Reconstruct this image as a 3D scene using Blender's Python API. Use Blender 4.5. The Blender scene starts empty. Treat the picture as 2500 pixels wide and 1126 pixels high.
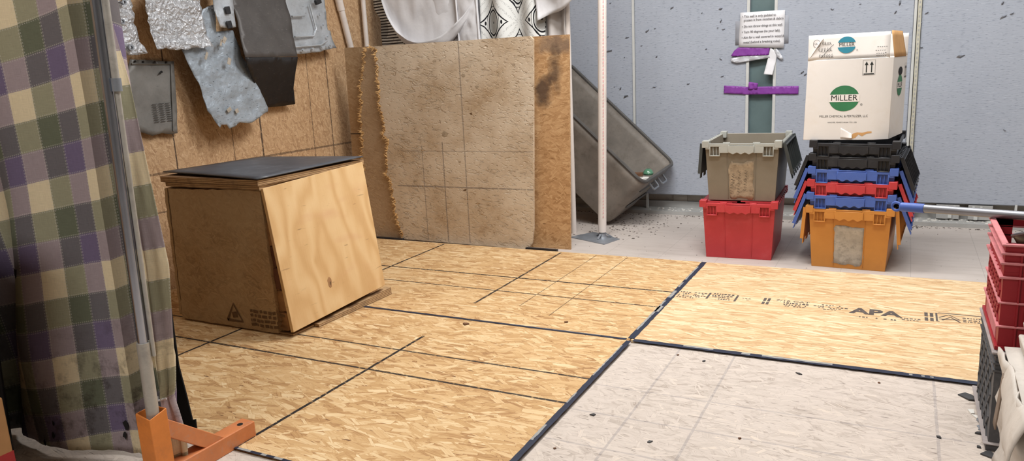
import bpy, bmesh, math, random
from mathutils import Vector, Matrix, noise as mnoise, geometry as mgeo

random.seed(7)
SC = bpy.context.scene
COL = SC.collection
R = math.radians

# ------------------------------------------------------------------ colours
def lin(c):
    o = []
    for v in c[:3]:
        v = v / 255.0
        o.append(v / 12.92 if v <= 0.04045 else ((v + 0.055) / 1.055) ** 2.4)
    return (o[0], o[1], o[2], 1.0)

# ------------------------------------------------------------------ node helper
class NT:
    def __init__(s, name):
        s.m = bpy.data.materials.new(name)
        s.m.use_nodes = True
        s.t = s.m.node_tree
        s.b = s.t.nodes['Principled BSDF']
        s._uv = None
    def n(s, typ, **kw):
        nd = s.t.nodes.new(typ)
        for k, v in kw.items():
            setattr(nd, k, v)
        return nd
    def link(s, a, b):
        s.t.links.new(a, b)
    def put(s, sock, v):
        if v is None:
            return
        if isinstance(v, bpy.types.NodeSocket):
            s.link(v, sock)
        else:
            sock.default_value = v
    def uv(s):
        if s._uv is None:
            s._uv = s.n('ShaderNodeTexCoord').outputs['UV']
        return s._uv
    def obj(s):
        return s.n('ShaderNodeTexCoord').outputs['Object']
    def math(s, op, a, b=None, c=None, clamp=False):
        nd = s.n('ShaderNodeMath', operation=op, use_clamp=clamp)
        s.put(nd.inputs[0], a); s.put(nd.inputs[1], b)
        if c is not None: s.put(nd.inputs[2], c)
        return nd.outputs[0]
    def vmath(s, op, a, b=None):
        nd = s.n('ShaderNodeVectorMath', operation=op)
        s.put(nd.inputs[0], a)
        if b is not None: s.put(nd.inputs[1], b)
        return nd.outputs[0]
    def sep(s, v):
        nd = s.n('ShaderNodeSeparateXYZ'); s.put(nd.inputs[0], v)
        return nd.outputs[0], nd.outputs[1], nd.outputs[2]
    def comb(s, x, y, z=0.0):
        nd = s.n('ShaderNodeCombineXYZ')
        s.put(nd.inputs[0], x); s.put(nd.inputs[1], y); s.put(nd.inputs[2], z)
        return nd.outputs[0]
    def mapping(s, v, loc=(0,0,0), rot=(0,0,0), scale=(1,1,1)):
        nd = s.n('ShaderNodeMapping'); s.put(nd.inputs[0], v)
        nd.inputs[1].default_value = loc; nd.inputs[2].default_value = rot; nd.inputs[3].default_value = scale
        return nd.outputs[0]
    def noise(s, v, scale=5.0, detail=3.0, rough=0.55, dist=0.0, col=False):
        nd = s.n('ShaderNodeTexNoise'); s.put(nd.inputs['Vector'], v)
        nd.inputs['Scale'].default_value = scale; nd.inputs['Detail'].default_value = detail
        nd.inputs['Roughness'].default_value = rough; nd.inputs['Distortion'].default_value = dist
        return nd.outputs['Color' if col else 'Fac']
    def voro(s, v, scale=5.0, feature='F1', dim='3D', out='Distance', rnd=1.0):
        nd = s.n('ShaderNodeTexVoronoi', feature=feature, voronoi_dimensions=dim)
        s.put(nd.inputs['Vector'], v); nd.inputs['Scale'].default_value = scale
        nd.inputs['Randomness'].default_value = rnd
        return nd.outputs[out]
    def mixc(s, f, a, b, mode='MIX'):
        nd = s.n('ShaderNodeMix', data_type='RGBA', blend_type=mode)
        s.put(nd.inputs[0], f); s.put(nd.inputs[6], a); s.put(nd.inputs[7], b)
        return nd.outputs[2]
    def mixf(s, f, a, b):
        nd = s.n('ShaderNodeMix', data_type='FLOAT')
        s.put(nd.inputs[0], f); s.put(nd.inputs[2], a); s.put(nd.inputs[3], b)
        return nd.outputs[0]
    def ramp(s, f, stops, interp='LINEAR'):
        nd = s.n('ShaderNodeValToRGB'); s.put(nd.inputs[0], f)
        cr = nd.color_ramp; cr.interpolation = interp
        while len(cr.elements) < len(stops): cr.elements.new(0.5)
        for e, (p, c) in zip(cr.elements, stops):
            e.position = p; e.color = c if len(c) == 4 else lin(c)
        return nd.outputs[0]
    def step(s, f, lo, hi):
        nd = s.n('ShaderNodeMapRange', clamp=True); s.put(nd.inputs[0], f)
        nd.inputs[1].default_value = lo; nd.inputs[2].default_value = hi
        nd.inputs[3].default_value = 0.0; nd.inputs[4].default_value = 1.0
        return nd.outputs[0]
    def bump(s, h, strength=0.3, dist=0.01):
        nd = s.n('ShaderNodeBump'); s.put(nd.inputs['Height'], h)
        nd.inputs['Strength'].default_value = strength; nd.inputs['Distance'].default_value = dist
        s.link(nd.outputs[0], s.b.inputs['Normal'])
    def fin(s, col=None, rough=0.6, metal=0.0, spec=0.4):
        s.put(s.b.inputs['Base Color'], col)
        s.put(s.b.inputs['Roughness'], rough); s.put(s.b.inputs['Metallic'], metal)
        s.b.inputs['Specular IOR Level'].default_value = spec
        return s.m

def plain(name, c, rough=0.55, metal=0.0, spec=0.4, var=0.12, scale=9.0, bump=0.0, dirt=None, dirt_amt=0.4):
    m = NT(name)
    v = m.obj()
    f = m.noise(v, scale, 5.0, 0.6)
    c0 = lin(c)
    a = tuple(x * (1 - var) for x in c0[:3]) + (1,)
    b = tuple(min(1, x * (1 + var)) for x in c0[:3]) + (1,)
    col = m.ramp(f, [(0.3, a), (0.7, b)])
    if dirt:
        g = m.step(m.noise(v, scale * 1.7, 6.0, 0.7), 0.52, 0.75)
        col = m.mixc(m.math('MULTIPLY', g, dirt_amt), col, lin(dirt))
    if bump:
        m.bump(m.noise(v, scale * 6, 3.0), bump, 0.004)
    return m.fin(col, rough, metal, spec)

def line_mask(m, uv, lines, wob=0.002):
    """marker lines / dark joints drawn on a board: (axis, position, half width, from, to, strength)"""
    x, y, _ = m.sep(uv)
    w = m.math('MULTIPLY', m.math('SUBTRACT', m.noise(uv, 25.0, 3.0), 0.5), wob * 2)
    x2 = m.math('ADD', x, w); y2 = m.math('ADD', y, w)
    tot = None
    for (ax, p, hw, lo, hi, st) in lines:
        a, b = (x2, y) if ax == 'v' else (y2, x)
        q = m.math('COMPARE', a, p, hw)
        r = m.math('COMPARE', b, (lo + hi) / 2, (hi - lo) / 2)
        q = m.math('MULTIPLY', m.math('MULTIPLY', q, r), st)
        tot = q if tot is None else m.math('MAXIMUM', tot, q)
    return tot

def osb(name, pal, main=0.0, spread=1.6, size=(0.10, 0.03), layers=6, lines=(), line_col=(35, 33, 36),
        dust=None, dust_amt=0.0, half=(0.06, 0.009), bump=0.12, rough=0.7, stain=None, seed=0.0, streak=0.5, dent=0.0, scratch=None, contrast=1.0):
    """strand board: several layers of long wood flakes, each with its own angle and tone"""
    m = NT(name)
    uv = m.uv()
    base = m.mapping(uv, (seed * 3.7, seed * 1.9, 0), (0, 0, main))
    sx, sy = 1.0 / size[0], 1.0 / size[1]
    edge = m.noise(base, 90.0, 2.0)
    ed = m.math('MULTIPLY', m.math('SUBTRACT', edge, 0.5), 0.0045)
    V = m.noise(m.mapping(base, scale=(9, 60, 1)), 1.0, 4.0)
    rng = random.Random(name)
    for i in range(layers):
        off = m.mapping(base, (rng.uniform(0, 9), rng.uniform(0, 9), 0), (0, 0, rng.uniform(-0.15, 0.15)), (sx * rng.uniform(.8, 1.25), sy * rng.uniform(.8, 1.25), 1))
        vo = m.n('ShaderNodeTexVoronoi', feature='F1', voronoi_dimensions='2D')
        m.link(off, vo.inputs['Vector']); vo.inputs['Scale'].default_value = 1.0
        d = m.vmath('SUBTRACT', off, vo.outputs['Position'])
        d = m.vmath('MULTIPLY', d, (1 / sx, 1 / sy, 0))
        r1, r2, r3 = m.sep(vo.outputs['Color'])
        ang = m.math('MULTIPLY', m.math('SUBTRACT', r1, 0.5), spread)
        vr = m.n('ShaderNodeVectorRotate', rotation_type='Z_AXIS')
        m.link(d, vr.inputs['Vector']); m.link(ang, vr.inputs['Angle'])
        lx, ly, _ = m.sep(vr.outputs[0])
        kk = 1.15 - 0.5 * i / max(1, layers - 1)
        hl = m.math('MULTIPLY_ADD', r2, half[0] * 0.9 * kk, half[0] * 0.45 * kk)
        hw = m.math('MULTIPLY_ADD', m.math('POWER', r3, 1.6), half[1] * 1.7 * kk, half[1] * 0.22)
        ly2 = m.math('ADD', m.math('ABSOLUTE', ly), ed)
        e = m.math('MAXIMUM', m.math('SUBTRACT', m.math('ADD', m.math('ABSOLUTE', lx), ed), hl), m.math('SUBTRACT', ly2, hw))
        msk = m.math('LESS_THAN', e, 0.0)
        sh = m.math('MULTIPLY', m.math('LESS_THAN', e, 0.0016), 0.28)  # thin shadow painted around the edge of each flake
        st = m.noise(m.comb(m.math('MULTIPLY', lx, 14.0), m.math('MULTIPLY', ly, 420.0), m.math('MULTIPLY', r2, 50.0)), 1.0, 2.0)
        rr = m.math('FRACT', m.math('MULTIPLY', m.math('ADD', r2, r3), 7.31))
        val = m.math('ADD', m.math('MULTIPLY', rr, 1.0 - streak), m.math('MULTIPLY', st, streak))
        val = m.math('MULTIPLY', val, m.math('SUBTRACT', 1.0, m.math('MULTIPLY', m.math('GREATER_THAN', rr, 0.988), 0.65)))
        V = m.math('SUBTRACT', V, m.math('MULTIPLY', sh, V))
        V = m.mixf(msk, V, val)
    big = m.noise(base, 2.2, 2.0)
    V2 = m.math('ADD', m.math('MULTIPLY_ADD', m.math('SUBTRACT', V, 0.5), contrast, 0.5), m.math('MULTIPLY', m.math('SUBTRACT', big, 0.5), 0.25))
    sl = m.step(m.noise(m.mapping(base, (seed, 3, 0), (0, 0, 0.2), (11, 95, 1)), 1.0, 2.0), 0.70, 0.74)
    V2 = m.math('SUBTRACT', V2, m.math('MULTIPLY', sl, 0.55))
    col = m.ramp(V2, pal)
    if dust is not None:
        dn = m.noise(base, 3.0, 6.0, 0.65)
        f = m.math('MULTIPLY', m.step(dn, 0.25, 0.6), dust_amt)
        col = m.mixc(f, col, lin(dust))
    for (cx, cy, rx, ry, sc, amt) in (stain or ()):
        x, y, _ = m.sep(uv)
        q = m.math('ADD', m.math('POWER', m.math('MULTIPLY', m.math('SUBTRACT', x, cx), 1 / rx), 2.0),
                   m.math('POWER', m.math('MULTIPLY', m.math('SUBTRACT', y, cy), 1 / ry), 2.0))
        q = m.math('ADD', q, m.math('MULTIPLY', m.math('SUBTRACT', m.noise(uv, 11.0, 5.0), 0.5), 3.2))
        f = m.math('MULTIPLY', m.math('SUBTRACT', 1.0, m.step(q, 0.1, 1.2)), amt)
        col = m.mixc(f, col, lin(sc))
    if lines:
        lm = line_mask(m, uv, lines)
        brk = m.step(m.noise(uv, 60.0, 2.0), 0.22, 0.45)
        col = m.mixc(m.math('MULTIPLY', lm, brk), col, lin(line_col))
    if scratch is not None:
        s1 = m.step(m.noise(m.mapping(base, (seed, 7, 0), (0, 0, 0.12), (16, 150, 1)), 1.0, 3.0), 0.64, 0.70)
        s2 = m.step(m.noise(m.mapping(base, (seed, 9, 0), (0, 0, -0.5), (22, 130, 1)), 1.0, 3.0), 0.64, 0.70)
        s3 = m.step(m.noise(base, 3.0, 3.0), 0.36, 0.56)
        col = m.mixc(m.math('MULTIPLY', m.math('MULTIPLY', m.math('MAXIMUM', s1, s2), s3), 0.75), col, lin(scratch))
    if dent:
        d1 = m.noise(m.mapping(base, (seed, 1, 0), (0, 0, 0.5), (15, 38, 1)), 1.0, 4.0, 0.62, 1.2)
        d2 = m.noise(m.mapping(base, (seed, 5, 0), (0, 0, -0.6), (34, 80, 1)), 1.0, 3.0)
        zone = m.math('MULTIPLY_ADD', m.noise(base, 2.6, 3.0), 0.30, -0.15)
        d1 = m.math('ADD', d1, zone)
        hgt = m.math('ADD', m.math('MULTIPLY', m.step(d1, 0.31, 0.41), 1.0), m.math('MULTIPLY', m.step(d2, 0.29, 0.44), 0.4))
        pit = m.math('SUBTRACT', 1.0, m.step(d1, 0.26, 0.38))
        col = m.mixc(m.math('MULTIPLY', pit, 0.5), col, lin((190, 152, 104)))
        m.bump(hgt, dent, 0.012)
    elif bump:
        m.bump(V, bump, 0.002)
    return m.fin(col, rough, 0.0, 0.25)

# ------------------------------------------------------------------ mesh builder
class MB:
    def __init__(s):
        s.v = []; s.f = []; s.uvs = {}
    def add(s, verts, faces, uvs=None):
        o = len(s.v)
        for i, p in enumerate(verts):
            s.v.append(tuple(p))
            if uvs is not None: s.uvs[o + i] = uvs[i]
        for f in faces: s.f.append([o + i for i in f])
        return s
    def box(s, x0, x1, y0, y1, z0, z1):
        v = [(x0,y0,z0),(x1,y0,z0),(x1,y1,z0),(x0,y1,z0),(x0,y0,z1),(x1,y0,z1),(x1,y1,z1),(x0,y1,z1)]
        return s.add(v, [(0,3,2,1),(4,5,6,7),(0,1,5,4),(1,2,6,5),(2,3,7,6),(3,0,4,7)])
    def hexa(s, v):
        return s.add(v, [(0,3,2,1),(4,5,6,7),(0,1,5,4),(1,2,6,5),(2,3,7,6),(3,0,4,7)])
    def obox(s, c, size, rot):
        """oriented box: rot = 3x3 Matrix or euler tuple"""
        if not isinstance(rot, Matrix):
            from mathutils import Euler
            rot = Euler(rot).to_matrix()
        hx, hy, hz = [q / 2 for q in size]
        v = [Vector(c) + rot @ Vector(p) for p in [(-hx,-hy,-hz),(hx,-hy,-hz),(hx,hy,-hz),(-hx,hy,-hz),(-hx,-hy,hz),(hx,-hy,hz),(hx,hy,hz),(-hx,hy,hz)]]
        return s.hexa(v)
    def bar(s, a, b, w, h, up=(0,0,1)):
        """rectangular bar from a to b"""
        a = Vector(a); b = Vector(b); d = (b - a).normalized()
        u = Vector(up); sd = d.cross(u)
        if sd.length < 1e-4: sd = d.cross(Vector((1,0,0)))
        sd.normalize(); u = sd.cross(d).normalized()
        v = []
        for p in (a, b):
            for (i, j) in ((-1,-1),(1,-1),(1,1),(-1,1)):
                v.append(p + sd * (i * w / 2) + u * (j * h / 2))
        return s.add(v, [(0,1,2,3)[::-1],(4,5,6,7),(0,1,5,4),(1,2,6,5),(2,3,7,6),(3,0,4,7)])
    def tube(s, pts, r, seg=16, cap=True, r1=None):
        pts = [Vector(p) for p in pts]
        rings = []; N = len(pts)
        prev = None
        for i, p in enumerate(pts):
            d = (pts[min(i+1,N-1)] - pts[max(i-1,0)]).normalized()
            if prev is None:
                ref = Vector((0,0,1)) if abs(d.z) < 0.9 else Vector((1,0,0))
                a = d.cross(ref).normalized()
            else:
                a = (prev - d * prev.dot(d)).normalized()
            prev = a
            b = d.cross(a)
            rr = r if r1 is None else r + (r1 - r) * i / (N - 1)
            if isinstance(r, (list, tuple)): rr = r[i]
            rings.append([p + (a * math.cos(2*math.pi*k/seg) + b * math.sin(2*math.pi*k/seg)) * rr for k in range(seg)])
        v = [q for rg in rings for q in rg]; f = []
        for i in range(N-1):
            for k in range(seg):
                k2 = (k+1) % seg
                f.append((i*seg+k, i*seg+k2, (i+1)*seg+k2, (i+1)*seg+k))
        if cap:
            f.append(tuple(range(seg))[::-1]); f.append(tuple((N-1)*seg+k for k in range(seg)))
        return s.add(v, f)
    def lathe(s, prof, c=(0,0,0), seg=32, M=None):
        """profile of (r,z) around z"""
        v = []; f = []
        M = M or Matrix.Identity(3)
        for (r, z) in prof:
            for k in range(seg):
                a = 2*math.pi*k/seg
                v.append(Vector(c) + M @ Vector((r*math.cos(a), r*math.sin(a), z)))
        for i in range(len(prof)-1):
            for k in range(seg):
                k2 = (k+1) % seg
                f.append((i*seg+k, i*seg+k2, (i+1)*seg+k2, (i+1)*seg+k))
        return s.add(v, f)
    def prism(s, out, fn, t):
        """2-D outline -> solid; fn(a,b,h) gives the 3-D point, h in (0,t)"""
        n = len(out)
        v = [fn(a, b, 0.0) for a, b in out] + [fn(a, b, t) for a, b in out]
        f = [tuple(range(n))[::-1], tuple(range(n, 2*n))]
        for i in range(n):
            j = (i+1) % n
            f.append((i, j, n+j, n+i))
        return s.add(v, f)
    def grid(s, nu, nv, fn, uvfn=None, close_u=False):
        v = []; uvs = []
        for j in range(nv+1):
            for i in range(nu+1):
                v.append(fn(i/nu, j/nv))
                uvs.append(uvfn(i/nu, j/nv) if uvfn else None)
        f = []
        for j in range(nv):
            for i in range(nu):
                a = j*(nu+1)+i
                f.append((a, a+1, a+nu+2, a+nu+1))
        return s.add(v, f, uvs if uvfn else None)
    def mbm(s, o, M=None):
        M = M or Matrix.Identity(4)
        return s.add([M @ Vector(p) for p in o.v], o.f)
    def xf(s, M):
        s.v = [tuple(M @ Vector(p)) for p in s.v]
        return s

def mesh_obj(name, mb, mat, parent=None, world=True, origin=None, bevel=0.0, seg=2, smooth=True, solid=0.0, angle=35, sub=0, center=False, fixn=True):
    me = bpy.data.meshes.new(name)
    verts = [Vector(p) for p in mb.v]
    org = Vector((0, 0, 0))
    if parent is not None and world:
        org = Vector(parent_world(parent))
    if parent is None:
        if origin is not None: org = Vector(origin)
        else:
            xs = [p.x for p in verts]; ys = [p.y for p in verts]; zs = [p.z for p in verts]
            org = Vector(((min(xs)+max(xs))/2, (min(ys)+max(ys))/2, min(zs)))
    me.from_pydata([tuple(p - org) for p in verts], [], mb.f)
    # uv in metres: box projection from the authored coordinates, or the given uv
    uvl = me.uv_layers.new(name='UVMap')
    for poly in me.polygons:
        n = poly.normal
        ax = max(range(3), key=lambda k: abs(n[k]))
        for li in poly.loop_indices:
            vi = me.loops[li].vertex_index
            if vi in mb.uvs:
                uvl.data[li].uv = mb.uvs[vi]
            else:
                p = verts[vi]
                uvl.data[li].uv = ((p.y, p.z), (p.x, p.z), (p.x, p.y))[ax]
    if fixn:
        bm = bmesh.new(); bm.from_mesh(me)
        bmesh.ops.recalc_face_normals(bm, faces=bm.faces)
        bm.to_mesh(me); bm.free()
    if smooth:
        me.polygons.foreach_set('use_smooth', [True]*len(me.polygons))
        me.set_sharp_from_angle(angle=R(angle))
    o = bpy.data.objects.new(name, me)
    COL.objects.link(o)
    if mat: me.materials.append(mat)
    if parent is not None:
        o.parent = parent
    else:
        o.location = org
    if sub:
        md = o.modifiers.new('sub', 'SUBSURF'); md.levels = sub; md.render_levels = sub
    if solid:
        md = o.modifiers.new('solid', 'SOLIDIFY'); md.thickness = solid; md.offset = 0.0
    if bevel:
        md = o.modifiers.new('bevel', 'BEVEL'); md.width = bevel; md.segments = seg; md.limit_method = 'ANGLE'; md.angle_limit = R(40)
    return o

def parent_world(o):
    p = Vector(o.location)
    while o.parent is not None:
        o = o.parent; p = p + Vector(o.location)
    return p

def tag(o, label=None, cat=None, group=None, kind=None):
    if label: o['label'] = label
    if cat: o['category'] = cat
    if group: o['group'] = group
    if kind: o['kind'] = kind
    return o

def thing(name, label, cat, loc=(0,0,0), rot=(0,0,0), group=None):
    o = bpy.data.objects.new(name, None)
    COL.objects.link(o)
    o.empty_display_size = 0.05
    o.location = loc; o.rotation_euler = rot
    return tag(o, label, cat, group)

def part(name, mb, mat, parent, label=None, **kw):
    o = mesh_obj(name, mb, mat, parent, **kw)
    if label: o['label'] = label
    return o

def single(name, mb, mat, label, cat, group=None, kind=None, **kw):
    o = mesh_obj(name, mb, mat, None, **kw)
    return tag(o, label, cat, group, kind)

def struct(name, mb, mat, parent=None, **kw):
    o = mesh_obj(name, mb, mat, parent, smooth=False, **kw)
    if parent is None: o['kind'] = 'structure'
    return o

# lettering: mesh text laid out in a plane (right, up vectors)
def text_mb(mb, s, pos, right, up, size, align='CENTER', lift=0.0006, xs=1.0, bold=0.0):
    cu = bpy.data.curves.new('t', 'FONT')
    cu.body = s; cu.size = size; cu.align_x = align; cu.align_y = 'CENTER'; cu.resolution_u = 3
    cu.offset = bold
    ob = bpy.data.objects.new('t', cu)
    COL.objects.link(ob)
    dg = bpy.context.evaluated_depsgraph_get()
    me = bpy.data.meshes.new_from_object(ob.evaluated_get(dg))
    r = Vector(right).normalized(); u = Vector(up).normalized(); n = r.cross(u)
    P = Vector(pos) + n * lift
    mb.add([P + r * (v.co.x * xs) + u * v.co.y for v in me.vertices], [tuple(p.vertices) for p in me.polygons])
    bpy.data.objects.remove(ob); bpy.data.curves.remove(cu); bpy.data.meshes.remove(me)
    return mb

def stroke_mb(mb, pts2, pos, right, up, w, lift=0.0006):
    """flat pen stroke along 2-D points"""
    r = Vector(right).normalized(); u = Vector(up).normalized(); n = r.cross(u)
    P = [Vector((a, b, 0)) for a, b in pts2]
    v = []
    for i, p in enumerate(P):
        d = (P[min(i+1, len(P)-1)] - P[max(i-1, 0)])
        if d.length < 1e-6: d = Vector((1,0,0))
        d.normalize(); q = Vector((-d.y, d.x, 0)) * (w/2)
        for t in (p + q, p - q):
            v.append(Vector(pos) + n * lift + r * t.x + u * t.y)
    f = [(2*i, 2*i+1, 2*i+3, 2*i+2) for i in range(len(P)-1)]
    return mb.add(v, f)

def plate_mb(outline, fn, hmax=0.02, inner=None, jitter=0.3):
    """irregular outline -> triangulated sheet with inner vertices; fn(a,b) -> 3-D"""
    rng = random.Random(len(outline) * 31 + int(outline[0][0] * 1000))
    pts = []
    n = len(outline)
    for i in range(n):
        a = Vector(outline[i]); b = Vector(outline[(i+1) % n])
        k = max(1, int((b - a).length / hmax))
        for j in range(k): pts.append(a.lerp(b, j / k))
    bnd = len(pts)
    def inside(p):
        c = False
        for i in range(n):
            x1, y1 = outline[i]; x2, y2 = outline[(i+1) % n]
            if (y1 > p[1]) != (y2 > p[1]) and p[0] < (x2-x1)*(p[1]-y1)/(y2-y1)+x1: c = not c
        return c
    x0 = min(p[0] for p in outline); x1 = max(p[0] for p in outline)
    y0 = min(p[1] for p in outline); y1 = max(p[1] for p in outline)
    x = x0
    while x < x1:
        y = y0
        while y < y1:
            q = (x + rng.uniform(-jitter, jitter) * hmax, y + rng.uniform(-jitter, jitter) * hmax)
            if inside(q) and all((q[0]-p.x)**2 + (q[1]-p.y)**2 > (hmax*0.45)**2 for p in pts[:bnd]):
                pts.append(Vector(q))
            y += hmax
        x += hmax
    edges = [(i, (i+1) % bnd) for i in range(bnd)]
    vs, es, fs, *_ = mgeo.delaunay_2d_cdt([Vector((p[0], p[1])) for p in pts], edges, [], 1, 1e-5)
    mb = MB()
    mb.add([fn(p.x, p.y) for p in vs], [tuple(f) for f in fs], [(p.x, p.y) for p in vs])
    return mb

def fbm(x, y, z=0.0, o=3):
    return mnoise.fractal(Vector((x, y, z)), 1.0, 2.0, o)

# ------------------------------------------------------------------ camera
cam = bpy.data.cameras.new('camera')
cam.sensor_fit = 'HORIZONTAL'; cam.sensor_width = 36.0; cam.lens = 1842.627 / 2500 * 36.0
cam.clip_start = 0.05
co = bpy.data.objects.new('camera', cam); COL.objects.link(co)
co.matrix_world = Matrix(((0.889420, -0.053900, 0.453903, 0.885728), (0.454629, 0.207251, -0.866233, -2.616578), (-0.047382, 0.976802, 0.208838, 1.031632), (0, 0, 0, 1)))
SC.camera = co
SC.view_settings.view_transform = 'Standard'; SC.view_settings.look = 'None'
SC.view_settings.gamma = 1.0; SC.view_settings.use_curve_mapping = False
SC.view_settings.exposure = -0.10
# ================================================================== MATERIALS
PAL_NEW = [(0.0, (128, 88, 58)), (0.12, (180, 142, 102)), (0.3, (203, 170, 128)), (0.55, (218, 190, 150)), (0.8, (231, 210, 175)), (1.0, (240, 225, 198))]
PAL_FLOOR = [(0.0, (96, 66, 48)), (0.14, (160, 120, 80)), (0.3, (190, 153, 106)), (0.55, (206, 172, 126)), (0.8, (222, 196, 154)), (1.0, (238, 220, 186))]
PAL_WALL = [(0.0, (92, 62, 42)), (0.2, (160, 126, 94)), (0.45, (194, 161, 124)), (0.7, (208, 177, 141)), (1.0, (226, 200, 166))]
PAL_OLD = [(0.0, (96, 74, 50)), (0.2, (150, 122, 90)), (0.45, (174, 148, 116)), (0.7, (190, 166, 134)), (1.0, (206, 182, 150))]
PAL_GREY = [(0.0, (136, 122, 110)), (0.2, (180, 169, 158)), (0.5, (196, 185, 175)), (0.8, (205, 194, 183)), (1.0, (219, 205, 188))]
PAL_DARK = [(0.0, (88, 64, 40)), (0.2, (146, 114, 78)), (0.45, (166, 134, 96)), (0.75, (178, 146, 108)), (1.0, (196, 164, 124))]
PAL_BURN = [(0.0, (112, 80, 52)), (0.2, (164, 126, 86)), (0.45, (190, 152, 110)), (0.7, (202, 166, 124)), (1.0, (216, 186, 146))]

M = {}
BIG = 9.0
M['osb_bright'] = osb('bright strand board', PAL_NEW, 0.0, 0.9, (0.15, 0.020), 7, half=(0.085, 0.0075), seed=1.0, streak=0.5, contrast=1.15)
M['osb_back'] = osb('tan strand board', PAL_FLOOR, 0.0, 1.5, (0.115, 0.028), 8, half=(0.068, 0.0088), seed=2.0, contrast=1.2,
    lines=[('h', 0.65, 0.0063, -2.44, 0.0, 1), ('h', 0.42, 0.0049, -2.44, 0.0, .95), ('v', -0.806, 0.0063, 0.21, 1.2, .95),
           ('v', -1.59, 0.0063, 0.1, 1.2, 1), ('v', -0.412, 0.0022, 0.16, 1.2, .75), ('v', -0.592, 0.0022, 0.24, 1.2, .75)])
M['osb_front'] = osb('warm strand board', PAL_FLOOR, 0.0, 1.8, (0.115, 0.030), 8, half=(0.068, 0.0095), seed=3.0, contrast=1.2,
    lines=[('h', -0.400, 0.0053, -2.44, 0.0, .92), ('h', -0.600, 0.0059, -2.44, 0.0, .95), ('v', -0.785, 0.0063, -1.215, -0.235, 1), ('v', -1.59, 0.0063, -1.215, -0.2, 1)])
GL = [('v', x, 0.004, -3.0, 3.0, .30) for x in (0.198, 0.395, 1.015)] + [('h', y, 0.004, -3.0, 3.0, .28) for y in (-0.42, -0.62, -0.82)]
M['osb_grey'] = osb('dusty grey strand board', PAL_GREY, 0.1, 2.2, (0.10, 0.03), 6, half=(0.05, 0.006), seed=4.0, dust=(200, 189, 180), dust_amt=0.6, lines=GL, line_col=(108, 108, 118), bump=0.06, scratch=(88, 78, 72), contrast=1.6)
WL = [('v', 0.646, 0.006, 0, 3, .9), ('v', 0.045, 0.004, 0, 3, .9), ('v', 0.43, 0.0028, 0, 1.0, .7), ('v', 1.085, 0.003, 0, 3, .7), ('v', 1.265, 0.0042, 0, 3, .8),
      ('h', 0.60, 0.006, -0.3, 2.5, .62), ('h', 0.405, 0.004, -0.6, 0.4, .6)]
M['osb_wall'] = osb('brown wall strand board', PAL_WALL, 1.2, 2.6, (0.045, 0.020), 7, half=(0.024, 0.0032), seed=5.0, lines=WL, line_col=(62, 50, 44), bump=0.08, streak=0.4, contrast=0.8)
M['osb_cube'] = osb('dark worn strand board', PAL_DARK, 0.3, 2.8, (0.05, 0.024), 7, half=(0.028, 0.004), seed=6.0, dust=(190, 168, 136), dust_amt=0.7, contrast=1.1, streak=.4)
M['board_dusty'] = osb('dusty battered board', PAL_OLD, 0.2, 2.4, (0.05, 0.02), 5, half=(0.022, 0.0035), seed=7.0, dust=(212, 197, 176), dust_amt=1.0, dent=0.7,
    lines=[('v', -1.745, 0.0035, 0, .60, .45), ('v', -1.595, 0.004, 0, .62, .55), ('v', -1.44, 0.004, 0, 1.2, .5), ('h', 0.345, 0.004, -1.95, -0.95, .6), ('h', 0.565, 0.003, -1.9, -0.95, .4)], line_col=(96, 90, 90))
M['board_mid'] = osb('brown battered board', PAL_OLD, 0.4, 2.4, (0.05, 0.02), 5, half=(0.022, 0.0035), seed=8.0, dust=(178, 156, 130), dust_amt=0.75, dent=0.35)
M['board_brown'] = osb('brown strand board', PAL_OLD, 0.4, 2.2, (0.06, 0.022), 5, half=(0.03, 0.005), seed=9.0, dust=(158, 128, 94), dust_amt=0.6,
    lines=[('h', 0.67, 0.004, -2.4, -1.0, .8), ('h', 0.455, 0.004, -2.4, -1.0, .8)])
M['board_burn'] = osb('stained strand board', PAL_BURN, 0.0, 2.2, (0.07, 0.024), 6, half=(0.036, 0.006), seed=10.0, stain=[(-0.86, 1.16, 0.14, 0.06, (112, 98, 88), 0.7), (-0.86, 1.02, 0.045, 0.13, (74, 60, 52), 0.8), (-0.93, 0.90, 0.06, 0.10, (70, 56, 50), 0.85)])
M['torn'] = osb('torn strand edge', [(0.0, (150, 110, 66)), (0.35, (206, 166, 112)), (0.65, (226, 192, 140)), (1.0, (240, 216, 172))], 1.4, 3.0, (0.02, 0.008), 3, half=(0.012, 0.002), seed=11.0, bump=0.5)

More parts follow.
